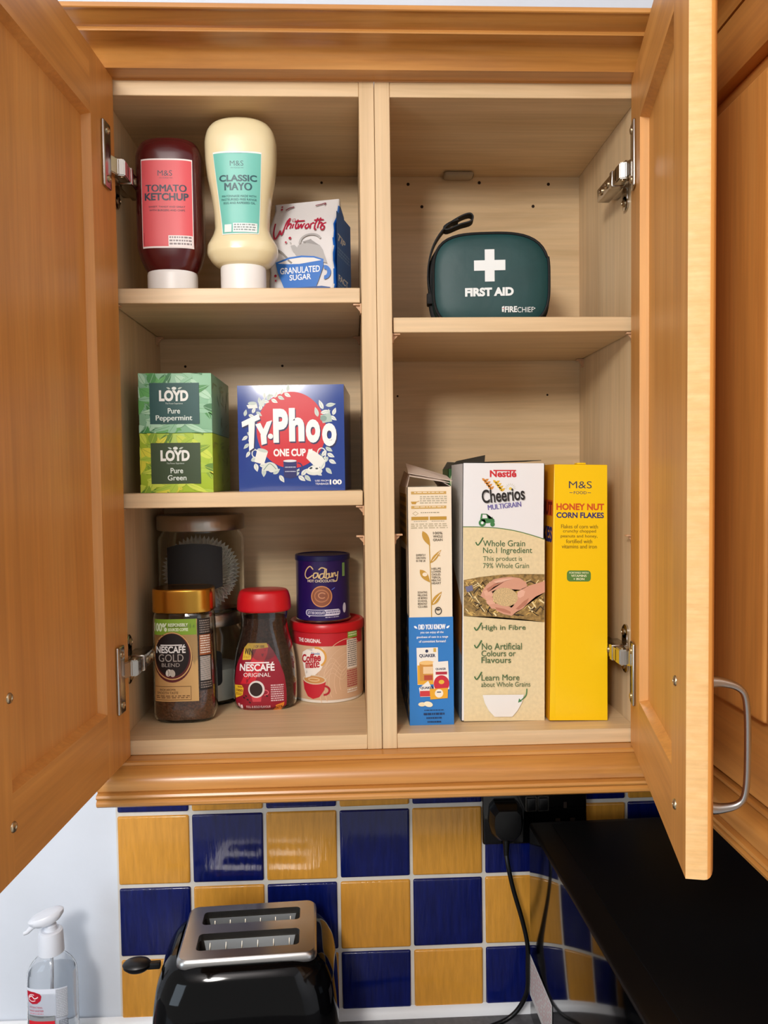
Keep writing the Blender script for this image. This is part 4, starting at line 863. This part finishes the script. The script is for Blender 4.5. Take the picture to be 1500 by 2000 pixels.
A.poly([(215, 1390), (268, 1350), (290, 1392), (290, 1440), (222, 1440)], '#E9E4DA'); A.rect(220, 1406, 290, 1438, '#C83A3E'); A.text('QUAKER', 222, 1382, 302, 1398, '#26304E', 0.04); A.poly([(276, 1396), (382, 1392), (380, 1450), (280, 1456)], '#E2A52C'); A.ell(330, 1422, 24, 24, '#EDE3D0'); A.stroke([(318, 1415), (342, 1415)], 6, '#3B4260')
A.ell(232, 1482, 22, 12, '#E9D9B0'); A.ell(268, 1482, 26, 15, '#EFE4C4', rot=15)
A.greek(244, 1514, 356, 1522, 1, NVY, seed=1); A.greek(240, 1532, 360, 1548, 1, NVY, seed=2, fill=.7); A.greek(256, 1556, 344, 1568, 1, NVY, seed=3, fill=.7); A.greek(262, 1578, 340, 1590, 1, NVY, seed=4, fill=.7)
mb.build('front_print', t)
mb = MB(); A = Art(mb, flat_map((-w / 2, d / 2, 0), (0, -1, 0), (0, 0, 1), (-1, 0, 0)), 0, .2715, d / 600, sv)
A.rect(0, 720, 600, 1337, '#17406F'); A.rect(60, 40, 545, 330, OC); A.greek(80, 60, 520, 310, 5, '#5E4518', seed=2); A.poly([(120, 380), (470, 360), (520, 900), (420, 1150), (100, 1150), (60, 800)], '#15161A')
rd = random.Random(5)
for i in range(26): A.ell(rd.uniform(300, 590), rd.uniform(820, 1300), 22, 16, '#CDB98C' if i % 3 else '#8E7A4C', rot=rd.uniform(0, 90), n=14)
mb.build('side_print', t)
hz = .2715; X0, X1, Y0, Y1 = -w / 2, w / 2, -d / 2, d / 2
CARD = pm('flap_card', '#D9C8B8', rough=0.8)
flap([(X0 + .004, Y0 + .020, hz + .0120), (X1 - .002, Y0 + .004, hz + .0040), (X1, Y0 + .052, hz + .0055), (X0 + .006, Y0 + .062, hz + .0220)], CARD, t)
flap([(X0 + .003, Y0 + .024, hz + .0155), (X1 + .002, Y0 + .012, hz + .0060), (X1 + .0025, Y0 + .070, hz + .0120), (X0 + .004, Y0 + .078, hz + .0280)], CARD, t)
flap([(X0, Y0 + .004, hz), (X0, Y1 - .004, hz), (X0 + .006, Y1 - .012, hz + .020), (X0 + .005, Y0 + .030, hz + .014)], CARD, t)
flap([(X1, Y0 + .004, hz), (X1 - .010, Y0 + .010, hz + .006), (X1 - .010, Y1 - .012, hz + .012), (X1, Y1 - .004, hz)], CARD, t)
m = MB(); m.box(X0 + .006, X1 - .006, Y0 + .008, Y1 - .008, .004, hz - .010, pm('inner_bag', '#3A3028', rough=0.7)); m.build('inner_bag', t)

# ---- multigrain hoops
HW = pm('white_box_card', '#E4E4E4', rough=0.4); SAND = pm('sand_print', '#DFCDA2', rough=0.45, noise=0.06, nscale=260)
d = .100; tl = .0145; t, w = open_carton('cereal_box', 'white and sand coloured multigrain cereal box showing hands full of grain', 0.0922, 0.1860, 0.0345, d, Z0 + .0007, .2960, HW, tilt=tl)
su, sv = w / 462, .2960 / 1457; mb, A = front_art(w, d, su, sv, 470, 128, .2960, sk=.0103); A.u0 = -w / 2 - (470 + .0103 * 128) * su
A.poly([(470, 482), (560, 484), (660, 490), (760, 505), (850, 528), (932, 553), (932, 1585), (470, 1585)], SAND); A.stroke([(470, 482), (560, 483), (660, 489), (760, 504), (850, 527), (932, 553)], 5, '#55793F')
A.text('Nestlé', 622, 165, 772, 204, '#C8252F', 0.035); A.rect(642, 163, 770, 170, '#C8252F')
for k, (x, y, c) in enumerate(((588, 215, '#D08A3C'), (650, 225, '#DDB23A'))):
    for i in range(4):
        A.leaf(x + i * 11 + 6, y + 10 + i * 15, x + i * 11 - 10, y - 6 + i * 13, 7, c, layer=6); A.leaf(x + i * 10 + 4, y + 12 + i * 15, x + i * 10 + 28, y - 2 + i * 14, 7, c, layer=6)
for i in range(9):
    a = math.radians(180 + i * 22.5); A.stroke([(738 + 18 * math.cos(a), 268 + 18 * math.sin(a)), (738 + 30 * math.cos(a), 268 + 30 * math.sin(a))], 2.5, '#C9C6B4')
A.ell(738, 268, 9, 8, '#E3C65A')
A.text('Cheerios', 578, 268, 822, 344, '#9A9896', 0.03, layer=8, rot=-5); A.text('Cheerios', 575, 265, 818, 341, '#1D1B1A', 0.02, layer=9, rot=-5); A.text('MULTIGRAIN', 610, 350, 798, 378, '#6C63A0', 0.03, rot=-6)
TR = '#3F7C47'
A.ell(578, 460, 20, 20, TR); A.ell(636, 468, 13, 13, TR); A.poly([(572, 408), (604, 409), (614, 436), (646, 440), (648, 456), (600, 462), (592, 440), (566, 440)], TR); A.poly([(580, 413), (601, 414), (607, 434), (578, 434)], '#E4E4E4'); A.rect(632, 426, 636, 440, TR); A.ell(578, 460, 8, 8, '#E4E4E4')
TG = '#4E6B45'
def tick(x, y): A.stroke([(x, y + 26), (x + 14, y + 42), (x + 42, y)], 7, '#3E6B3C')
tick(541, 542); A.text('Whole Grain', 582, 558, 820, 592, TG, 0.008); A.text('No.1 Ingredient', 582, 598, 860, 640, TG, 0.008); A.text('This product is', 582, 648, 803, 682, TG, 0.0); A.text('79% Whole Grain', 582, 686, 842, 715, TG, 0.0)
WH1 = pm('wheat_photo', '#8F7442', rough=0.5, noise=0.5, nscale=300)
A.poly([(472, 782), (560, 765), (680, 752), (800, 748), (930, 750), (930, 1022), (800, 1004), (640, 990), (472, 985)], WH1)
rd = random.Random(8)
for i in range(170):
    x, y = rd.uniform(476, 924), rd.uniform(785, 980); a = rd.choice((-.6, .5, .9, -1.0)) + rd.uniform(-.2, .2); L = rd.uniform(20, 55); x2, y2 = max(474, min(928, x + L * math.cos(a))), max(782, min(985, y + L * math.sin(a)))
    A.stroke([(x, y), (x2, y2)], rd.uniform(3, 8), ('#D8B86A', '#5A4424', '#C9A45C', '#EAD9A6', '#3E3120')[i % 5], layer=13 + i % 5)
A.poly([(480, 820), (520, 810), (525, 840), (490, 850)], '#6E6E8A', layer=18); SK, SK2 = '#D09A80', '#B57A62'
for p, cc, l in (([(566, 872), (580, 838), (604, 806), (642, 778), (690, 768), (740, 764), (790, 772), (826, 796), (832, 820), (796, 838), (740, 834), (690, 828), (648, 838), (612, 858), (590, 888)], SK, 1),
                 ([(932, 788), (932, 852), (880, 876), (842, 908), (806, 944), (770, 962), (742, 986), (724, 978), (722, 956), (752, 930), (772, 896), (776, 860), (800, 832), (850, 812)], SK, 1),
                 ([(584, 846), (606, 838), (634, 852), (640, 872), (622, 880), (594, 872)], '#DDAA90', 2), ([(590, 872), (618, 868), (640, 884), (638, 902), (612, 904), (594, 894)], '#D7A288', 3), ([(598, 900), (628, 894), (650, 912), (644, 928), (618, 926), (602, 914)], '#DDAA90', 4), ([(612, 922), (640, 916), (668, 934), (660, 946), (630, 944)], '#D29C82', 5),
                 ([(636, 918), (672, 912), (716, 926), (752, 944), (744, 984), (700, 976), (658, 956)], SK, 6), ([(650, 936), (700, 944), (738, 962), (736, 974), (696, 964), (656, 948)], SK2, 7), ([(776, 850), (800, 836), (820, 846), (812, 872), (790, 884), (776, 876)], '#E0B098', 8), ([(812, 902), (842, 884), (826, 922), (782, 950), (766, 946)], SK2, 8), ([(640, 790), (690, 776), (760, 772), (710, 786), (660, 802)], '#DFB29A', 9), ([(600, 832), (650, 800), (700, 792), (640, 822), (610, 850)], SK2, 9)):
    A.poly(p, cc, layer=18 + l)
GRN = pm('grain_photo', '#C9AE7E', rough=0.6, noise=0.35, nscale=900)
A.ell(706, 878, 72, 52, GRN, layer=29, rot=8); A.a = A.k = 120
tick(530, 1022); A.text('High in Fibre', 572, 1036, 822, 1072, TG, 0.008); tick(530, 1122); A.text('No Artificial', 572, 1138, 800, 1176, TG, 0.008); A.text('Colours or', 570, 1180, 765, 1214, TG, 0.008); A.text('Flavours', 570, 1218, 738, 1252, TG, 0.008)
tick(530, 1302); A.text('Learn More', 570, 1318, 786, 1352, TG, 0.008); A.text('about Whole Grains', 568, 1360, 848, 1388, TG, 0.0)
A.poly([(576, 1434), (812, 1434), (800, 1480), (775, 1525), (745, 1560), (645, 1560), (612, 1525), (588, 1480)], '#E6E4DF'); A.stroke([(828, 1400), (822, 1440), (785, 1475)], 6, TR); A.poly([(778, 1480), (784, 1455), (800, 1472)], TR)
mb.build('front_print', t)
hz = .2960; X0, X1, Y0, Y1 = -w / 2, w / 2, -d / 2, d / 2
DKC = pm('dark_card', '#37342C', rough=0.7)
flap([(X0 + .001, Y0 + .0008, hz), (X1 - .001, Y0 + .0008, hz), (X1 - .004, Y0 + .030, hz - .004), (X0 + .006, Y0 + .030, hz - .003)], HW, t)
flap([(X0 + .006, Y0 + .012, hz + .0012), (X1 - .001, Y0 + .012, hz + .0040), (X1 - .001, Y1 - .004, hz + .0045), (X0 + .006, Y1 - .004, hz + .0012)], DKC, t)
mb = MB(); A = Art(mb, flat_map((-w / 2, d / 2, 0), (0, -1, 0), (0, 0, 1), (-1, 0, 0)), 0, hz, d / 400, sv); A.poly([(0, 560), (250, 700), (400, 800), (400, 1080), (0, 1000)], '#9C6A34'); A.poly([(0, 1000), (400, 1080), (400, 1457), (0, 1457)], '#6F86A0'); mb.build('side_print', t)

# ---- green box behind it
d = .060; t, w = open_carton('cereal_box', 'green cereal box with an open top, half hidden behind the multigrain box', 0.0930, 0.2150, 0.1415, d, Z0, .2930, pm('green_box_card', '#2F5E2C', rough=0.45))
mb = MB(); A = Art(mb, flat_map((0, -d / 2, 0)), -w / 2, .2930, w / 1000, w / 1000)
A.rect(5, 5, 995, 1500, '#2F5E2C'); A.ell(90, 130, 70, 105, '#D9DDB0'); A.leaf(55, 190, 130, 60, 18, '#5F7A3A'); A.rect(860, 70, 1000, 400, '#B92A1C'); A.rect(860, 60, 1000, 72, '#E6D9CC'); A.ell(960, 190, 30, 60, '#E0B8B0')
mb.build('front_print', t)
hz = .2930; X0, X1, Y0, Y1 = -w / 2, w / 2, -d / 2, d / 2
flap([(X0, Y0, hz), (X0 + .046, Y0, hz), (X0 + .050, Y0 + .014, hz + .017), (X0 + .012, Y0 + .010, hz + .0095)], DKC, t)
flap([(X0, Y1, hz), (X1, Y1, hz), (X1 - .004, Y1 - .020, hz + .004), (X0 + .004, Y1 - .020, hz + .010)], BRN, t)

# ---- yellow corn flakes
YEL = pm('yellow_box_card', '#F0C40C', rough=0.35)
d = .108; t, w = carton('cereal_box', 'tall bright yellow corn flakes box beside the open door', 'cereal box', 0.1928, 0.2536, 0.027, d, Z0 + .0011, .2935, YEL, tilt=.022)
su, sv = w / 296, .2935 / 1445; mb, A = front_art(w, d, su, sv, 990, 145, .2935, sk=.0225); A.u0 = -w / 2 - (990 + .0225 * 145) * su
GR = '#3B3E52'
A.poly([(991, 147), (1285, 147), (1285, 1588), (991, 1588)], YEL)
A.text('M&S', 1071, 238, 1199, 278, GR, 0.0); A.text('FOOD', 1098, 294, 1170, 310, GR, 0.01); A.rect(1074, 301, 1092, 304, GR); A.rect(1176, 301, 1194, 304, GR)
A.text('HONEY NUT', 1001, 362, 1268, 400, '#C8501E', 0.04); A.text('CORN FLAKES', 1001, 412, 1266, 444, '#2A2C6A', 0.035)
BW = '#8A6A14'
for s, x0, x1, y in (('Flakes of corn with', 1027, 1232, 480), ('crunchy chopped', 1037, 1222, 508), ('peanuts and honey,', 1024, 1230, 536), ('fortified with', 1054, 1200, 563), ('vitamins and iron', 1030, 1226, 592)): A.text(s, x0, y, x1, y + 22, BW, 0.015)
A.rect(1058, 738, 1192, 800, '#55803A', r=18); A.text('FORTIFIED WITH', 1072, 746, 1178, 756, '#E6E6C0', 0.02); A.text('VITAMINS', 1082, 762, 1168, 774, '#E6E6C0', 0.03); A.text('+ IRON', 1094, 780, 1156, 792, '#E6E6C0', 0.03)
mb.build('front_print', t)
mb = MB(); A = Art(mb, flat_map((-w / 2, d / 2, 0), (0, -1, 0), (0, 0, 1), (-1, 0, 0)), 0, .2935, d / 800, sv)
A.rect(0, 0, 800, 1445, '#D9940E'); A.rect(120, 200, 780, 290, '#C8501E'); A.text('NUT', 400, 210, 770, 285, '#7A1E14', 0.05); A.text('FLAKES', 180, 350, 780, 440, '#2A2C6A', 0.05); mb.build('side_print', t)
m = MB(); m.box(-.004, .006, -d / 2 + .0002, -d / 2 + .012, .2936, .2956, YEL, .0006); m.build('tab', t)

# ================================================================== on the worktop
# ---- toaster
def holed(outer, holes, z0, z1, mat, mb, bevel=0.0):
    bm = bmesh.new(); ed = []
    for lp in [outer] + holes:
        vs = [bm.verts.new((x, y, z0)) for x, y in lp]; ed += [bm.edges.new((vs[i], vs[(i + 1) % len(vs)])) for i in range(len(vs))]
    bmesh.ops.triangle_fill(bm, edges=ed, use_beauty=True)
    r = bmesh.ops.extrude_face_region(bm, geom=bm.faces[:])
    for v in r['geom']:
        if isinstance(v, bmesh.types.BMVert): v.co.z = z1
    bmesh.ops.recalc_face_normals(bm, faces=bm.faces[:]); mb.bm(bm, mat)
def rrect(cx, cy, hx, hy, r, n=7):
    out = []
    for sx, sy, a in ((1, -1, -90), (1, 1, 0), (-1, 1, 90), (-1, -1, 180)):
        for i in range(n):
            q = math.radians(a + 90 * i / (n - 1)); out.append((cx + sx * (hx - r) + r * math.cos(q), cy + sy * (hy - r) + r * math.sin(q)))
    return out
t = thing('toaster', 'glossy black two-slot toaster with a brushed steel top plate', 'toaster', (-0.1765, 0.1760, WT + .0002), rz=math.radians(3.0))
tb = Body([(.004, .1120, .0850, 5), (.012, .1170, .0895, 5.5), (.060, .1190, .0915, 5.5), (.120, .1185, .0905, 5.2), (.155, .1150, .0860, 4.6), (.175, .1080, .0790, 4.2), (.187, .0990, .0715, 4.2), (.1925, .0900, .0650, 4.6)], n=96, sub=6)
GLOSST = pm('toaster_gloss_black', '#040405', rough=0.07, spec=0.28)
m = MB(); m.rings(tb.rings(), GLOSST, cap1=False); tbody = m.build('toaster_body', t, angle=60)
for sx in (-1, 1):
    for sy in (-1, 1): MB().lathe([(0, .008), (.006, .009)], BLACKP, 16, xf=Matrix.Translation((sx * .09, sy * .065, 0))).build('foot', t)
ox_ = 0.002; px_, py_ = .0880, .0632
m = MB(); holes = [rrect(ox_, -.0235, .0660, .0185, .006), rrect(ox_, .0310, .0660, .0155, .006)]
holed(rrect(ox_, .001, px_ - .003, py_ - .003, .011), holes, .1930, .2010, SATIN, m)
m.rings([[(x, y, z) for x, y in rrect(ox_, .001, px_ - e, py_ - e, .012)] for z, e in ((.1900, .000), (.1935, -.0006), (.1985, .0005), (.2008, .0030))], SATIN, cap0=False, cap1=False); m.build('top_plate', t)
for cy, hy in ((-.0235, .0185), (.0310, .0155)):
    m = MB(); a = .0658; LIN = pm('dark_slot_steel', '#5D5852', rough=0.45, metal=0.8)
    m.box(ox_ - a, ox_ + a, cy - hy, cy - hy + .001, .075, .1925, LIN); m.box(ox_ - a, ox_ + a, cy + hy - .001, cy + hy, .075, .1925, LIN); m.box(ox_ - a, ox_ - a + .001, cy - hy, cy + hy, .075, .1925, LIN); m.box(ox_ + a - .001, ox_ + a, cy - hy, cy + hy, .075, .1925, LIN); m.box(ox_ - a, ox_ + a, cy - hy, cy + hy, .07, .075, BLACKP)
    m.build('bread_slot', t)
    g = MB(); GR_ = pm('guard_wire', '#A39B8E', rough=0.35, metal=0.9)
    for k in range(6):
        x = ox_ - .052 + k * .0208
        for sy in (-1, 1): g.tube([(x, cy + sy * hy * .97, .1905), (x, cy + sy * hy * .55, .182), (x, cy + sy * hy * .50, .160), (x, cy + sy * hy * .50, .095)], .0008, GR_, 6)
    for sy in (-1, 1):
        g.tube([(ox_ - .060, cy + sy * hy * .50, .178), (ox_ + .060, cy + sy * hy * .50, .178)], .0008, GR_, 6)
    g.build('wire_guard', t)
    p = MB(); y0_, y1_ = cy + hy - .0012, cy + hy * .25
    q = [(ox_ - .060, y0_, .1925), (ox_ + .060, y0_, .1925), (ox_ + .051, y1_, .158), (ox_ - .051, y1_, .158)]
    p.add([(x, y, z) for x, y, z in q] + [(x, y + .0008, z - .0004) for x, y, z in q], [[0, 1, 2, 3], [7, 6, 5, 4], [0, 4, 5, 1], [1, 5, 6, 2], [2, 6, 7, 3], [3, 7, 4, 0]], pm('guide_plate_steel', '#9EA2A4', rough=0.4, metal=0.9)); p.build('bread_guide', t, smooth=False)
m = MB(); m.lathe([(-.007, .006), (-.006, .013), (-.002, .0175), (.002, .0185), (.005, .0160), (.007, .008)], BLACKP, 32, xf=Matrix.Translation((-.1440, -.012, .1690)) @ Matrix.Scale(.72, 4, (0, 1, 0)))
m.box(-.131, -.114, -.016, -.008, .164, .172, BLACKP, .001); m.build('lever', t)

# ---- microwave
mw = thing('microwave', 'large gloss black microwave oven in the corner below the sockets', 'microwave', (0.2190, 0.2500, WT), rz=math.radians(1.75))
MATB = pm('matt_black_panel', '#040405', rough=0.5, spec=0.25); RIMB = pm('brown_black_rim', '#0B0807', rough=0.4, spec=0.3)
MW, MD, MHt = .455, .455, .3030
m = MB(); m.box(0, MW, -MD, 0, .012, MHt - .0015, lambda c: GLOSSB if c.z < MHt - .008 else RIMB, .005, 3); m.build('oven_body', mw)
m = MB(); m.box(.031, MW - .02, -MD + .02, -.012, MHt - .003, MHt, MATB, .0012, 2); m.build('top_panel', mw)
for x in (.05, MW - .05):
    for y in (-.05, -MD + .05): MB().lathe([(0, .012), (.013, .014)], BLACKP, 20, xf=Matrix.Translation((x, y, 0))).build('foot', mw)
m = MB(); m.box(.008, MW - .10, -MD - .012, -MD + .003, .02, MHt - .008, GLOSSB, .004, 2); d_ = m.build('oven_door', mw)
m = MB(); m.box(MW - .097, MW - .006, -MD - .012, -MD + .003, .02, MHt - .008, BLACKP, .004, 2); m.build('control_panel', mw)
mb = MB(); A = Art(mb, flat_map((0, 0, 0), (0, -1, 0), (0, 0, 1), (-1, 0, 0)), 0.003, .1085, .0001, base=.0003)
A.rect(0, 0, 1130, 620, '#D9D5D4'); A.greek(50, 60, 1080, 560, 9, '#C98A8C', seed=3, fill=.3); tag(mb.build('warning_sticker', mw), 'white sticker with rows of red print')

# ---- double socket, plug and flex
sk = thing('double_socket', 'black double power socket on the tiles under the pelmet', 'socket', (0.2330, WALLY - .0078, -0.2010))
m = MB(); m.box(-.0775, .0775, -.0095, .0, -.0430, .0430, GLOSSB, .003, 3); m.build('faceplate', sk)
for x in (-.012, .006):
    m = MB(); m.box(x, x + .0125, -.0125, -.008, .008, .026, BLACKP, .001, 2); m.build('rocker_switch', sk)
    m = MB(); holed(rrect(x + .00625, 0, .0082, .0112, .001, 3), [rrect(x + .00625, 0, .0070, .0100, .001, 3)], 0, .0006, STEEL, m); m.build('switch_surround', sk, loc=(0, -.0096, .017), rot=(math.radians(90), 0, 0))
m = MB()
for x, z, a, b in ((.045, .014, .0024, .0045), (.034, -.008, .0036, .0022), (.056, -.008, .0036, .0022)): m.box(x - a, x + a, -.0099, -.0093, z - b, z + b, HOLE)
m.build('pin_holes', sk)
for x in (.030, .062): MB().lathe([(0, .0032), (.001, .0030), (.0018, .0012)], STEEL, 16, xf=Matrix.Translation((x, -.0095, -.022)) @ Matrix.Rotation(math.radians(90), 4, 'X')).build('screw', sk)
pl = thing('plug', 'black mains plug with a trailing flex, in the double socket', 'plug', (0.1875, WALLY - .0175, -0.2020))
m = MB(); sec = [(-.016, .0250), (-.0235, .016), (-.025, -.002), (-.022, -.018), (-.012, -.0285), (.012, -.0285), (.022, -.018), (.025, -.002), (.0235, .016), (.016, .0250)]
m.rings([[(x * k, y, z * k) for x, z in sec] for y, k in ((0, .97), (-.002, 1.0), (-.014, 1.0), (-.018, .93), (-.024, .86), (-.0275, .78), (-.0285, .6))], BLACKP); m.build('plug_body', pl, angle=30)
m = MB()
for i in range(5): m.lathe([(0, .0052 - i * .0003), (.0035, .0052 - i * .0003)], BLACKP, 14, xf=Matrix.Translation((0, -.012, -.0290 - i * .0046 - .0035)))
m.lathe([(0, .0034), (.026, .0050)], BLACKP, 14, xf=Matrix.Translation((0, -.012, -.0540))); m.build('strain_relief', pl)
bx_, by_, bz_ = 0.1875, WALLY - .0175, -0.2020
path = [(.1875, by_ - .012, bz_ - .050), (.1895, .2520, -.2700), (.1965, .2500, -.3030), (.2080, .2470, -.3450), (.2150, .2450, -.3800), (.2154, .2450, -.4150), (.2148, .2480, -.4520), (.2040, .2520, -.4800), (.1850, .2510, -.4960), (.1500, .2380, -.4995), (.1000, .2080, -.4995), (.0500, .1950, -.4995), (-.0150, .2050, -.4995), (-.0560, .2120, -.4960)]
m = MB(); m.tube([(x - bx_, y - by_, z - bz_) for x, y, z in cat_rom(path, 10)], .0033, BLACKP, 12); m.build('flex', pl)

# ---- hand sanitiser
hs = thing('hand_sanitiser_bottle', 'clear pump bottle of hand sanitiser with a white pump and red and white label', 'bottle', (-0.4475, 0.2020, WT + .0002))
hb = Body([(0, .0270, .0190, 2.6), (.004, .0310, .0220, 2.8), (.015, .0322, .0228, 2.8), (.120, .0322, .0228, 2.8), (.138, .0312, .0222, 2.7), (.148, .0275, .0205, 2.4), (.155, .0215, .0178, 2.2), (.160, .0165, .0150, 2.0), (.164, .0142, .0140, 2.0)])
CLP = pm('clear_plastic', '#FAFBFC', rough=0.02, trans=1.0, ior=1.22)
m = MB(); m.rings(shell(hb, 0, .1640, .0012, .0025), CLP); m.build('bottle_body', hs)
m = MB(); m.rings(hb.rings(-.0014, .0028, .1400), pm('clear_gel', '#F2F4F6', rough=0.0, trans=1.0, ior=1.06)); m.build('gel', hs)
WP2 = pm('pump_white', '#DCE0E8', rough=0.3)
m = MB(); m.lathe([(.1640, .0150), (.1645, .0168), (.1700, .0166), (.1900, .0158), (.1935, .0150), (.1950, .0125), (.1945, .0105), (.1950, .0085), (.2010, .0080), (.2020, .0070), (.2060, .0065)], WP2, 40); m.lathe([(.060, .0022), (.164, .0022)], WP2, 10); m.build('pump_collar', hs)
m = MB(); sec = []
hd = [(.2050, .0080, .0065), (.2075, .0165, .0120), (.2120, .0215, .0135), (.2165, .0225, .0130), (.2190, .0200, .0110), (.2200, .0120, .0060)]
tl_ = Matrix.Translation((-.002, -.002, 0)) @ Matrix.Rotation(math.radians(25), 4, 'Z')
m.rings([[(rx * math.cos(2 * math.pi * i / 32) - (z - .205) * .25, ry * math.sin(2 * math.pi * i / 32), z + rx * math.cos(2 * math.pi * i / 32) * .22) for i in range(32)] for z, rx, ry in hd], WP2, xf=tl_)
m.tube([(-.010, 0, .2085), (-.020, 0, .2050), (-.0265, 0, .1995), (-.031, 0, .1985)], [.0042, .0036, .0030, .0024], WP2, 12, xf=tl_); m.build('pump_head', hs)
lb = MB(); su = 8.28e-5; A = Art(lb, hb.map_arc(.06), -655 * su, .1265 + 1300 * su, su, step=.003, base=.0003)
A.rect(312, 1300, 985, 2850, '#DFE4EE', layer=0)
A.poly([(325, 1345), (380, 1355), (470, 1350), (560, 1380), (585, 1420), (570, 1490), (510, 1540), (430, 1552), (360, 1520), (330, 1430)], '#B3122A'); A.ringe(430, 1450, 75, 62, 14, '#E8D5D8', a0=40, a1=300); A.stroke([(370, 1450), (420, 1420), (470, 1460), (530, 1430)], 16, '#F0E4E6')
A.text('ANTIBACTERIAL', 372, 1590, 600, 1618, '#C9506A', 0.0); A.text('HAND SANITISER', 372, 1645, 615, 1675, '#C9506A', 0.01); A.greek(380, 1700, 610, 1730, 1, '#D9A0AE', seed=2)
A.poly([(352, 1740), (480, 1775), (640, 1778), (785, 1750), (785, 1830), (640, 1850), (480, 1850), (352, 1820)], '#8D9092'); A.rect(352, 1830, 785, 2560, '#D2202E'); A.greek(375, 1900, 620, 1990, 2, '#E89AA0', seed=3)
A.rect(812, 1310, 985, 1790, '#9FA3AB', layer=20); A.greek(818, 1318, 980, 1780, 17, '#D9DCE3', seed=6, layer=21, fill=.35); A.rect(850, 1830, 985, 2100, '#6F757F', layer=20); A.greek(860, 1840, 975, 2090, 9, '#B9BEC8', seed=8, layer=21)
lb.build('label', hs)
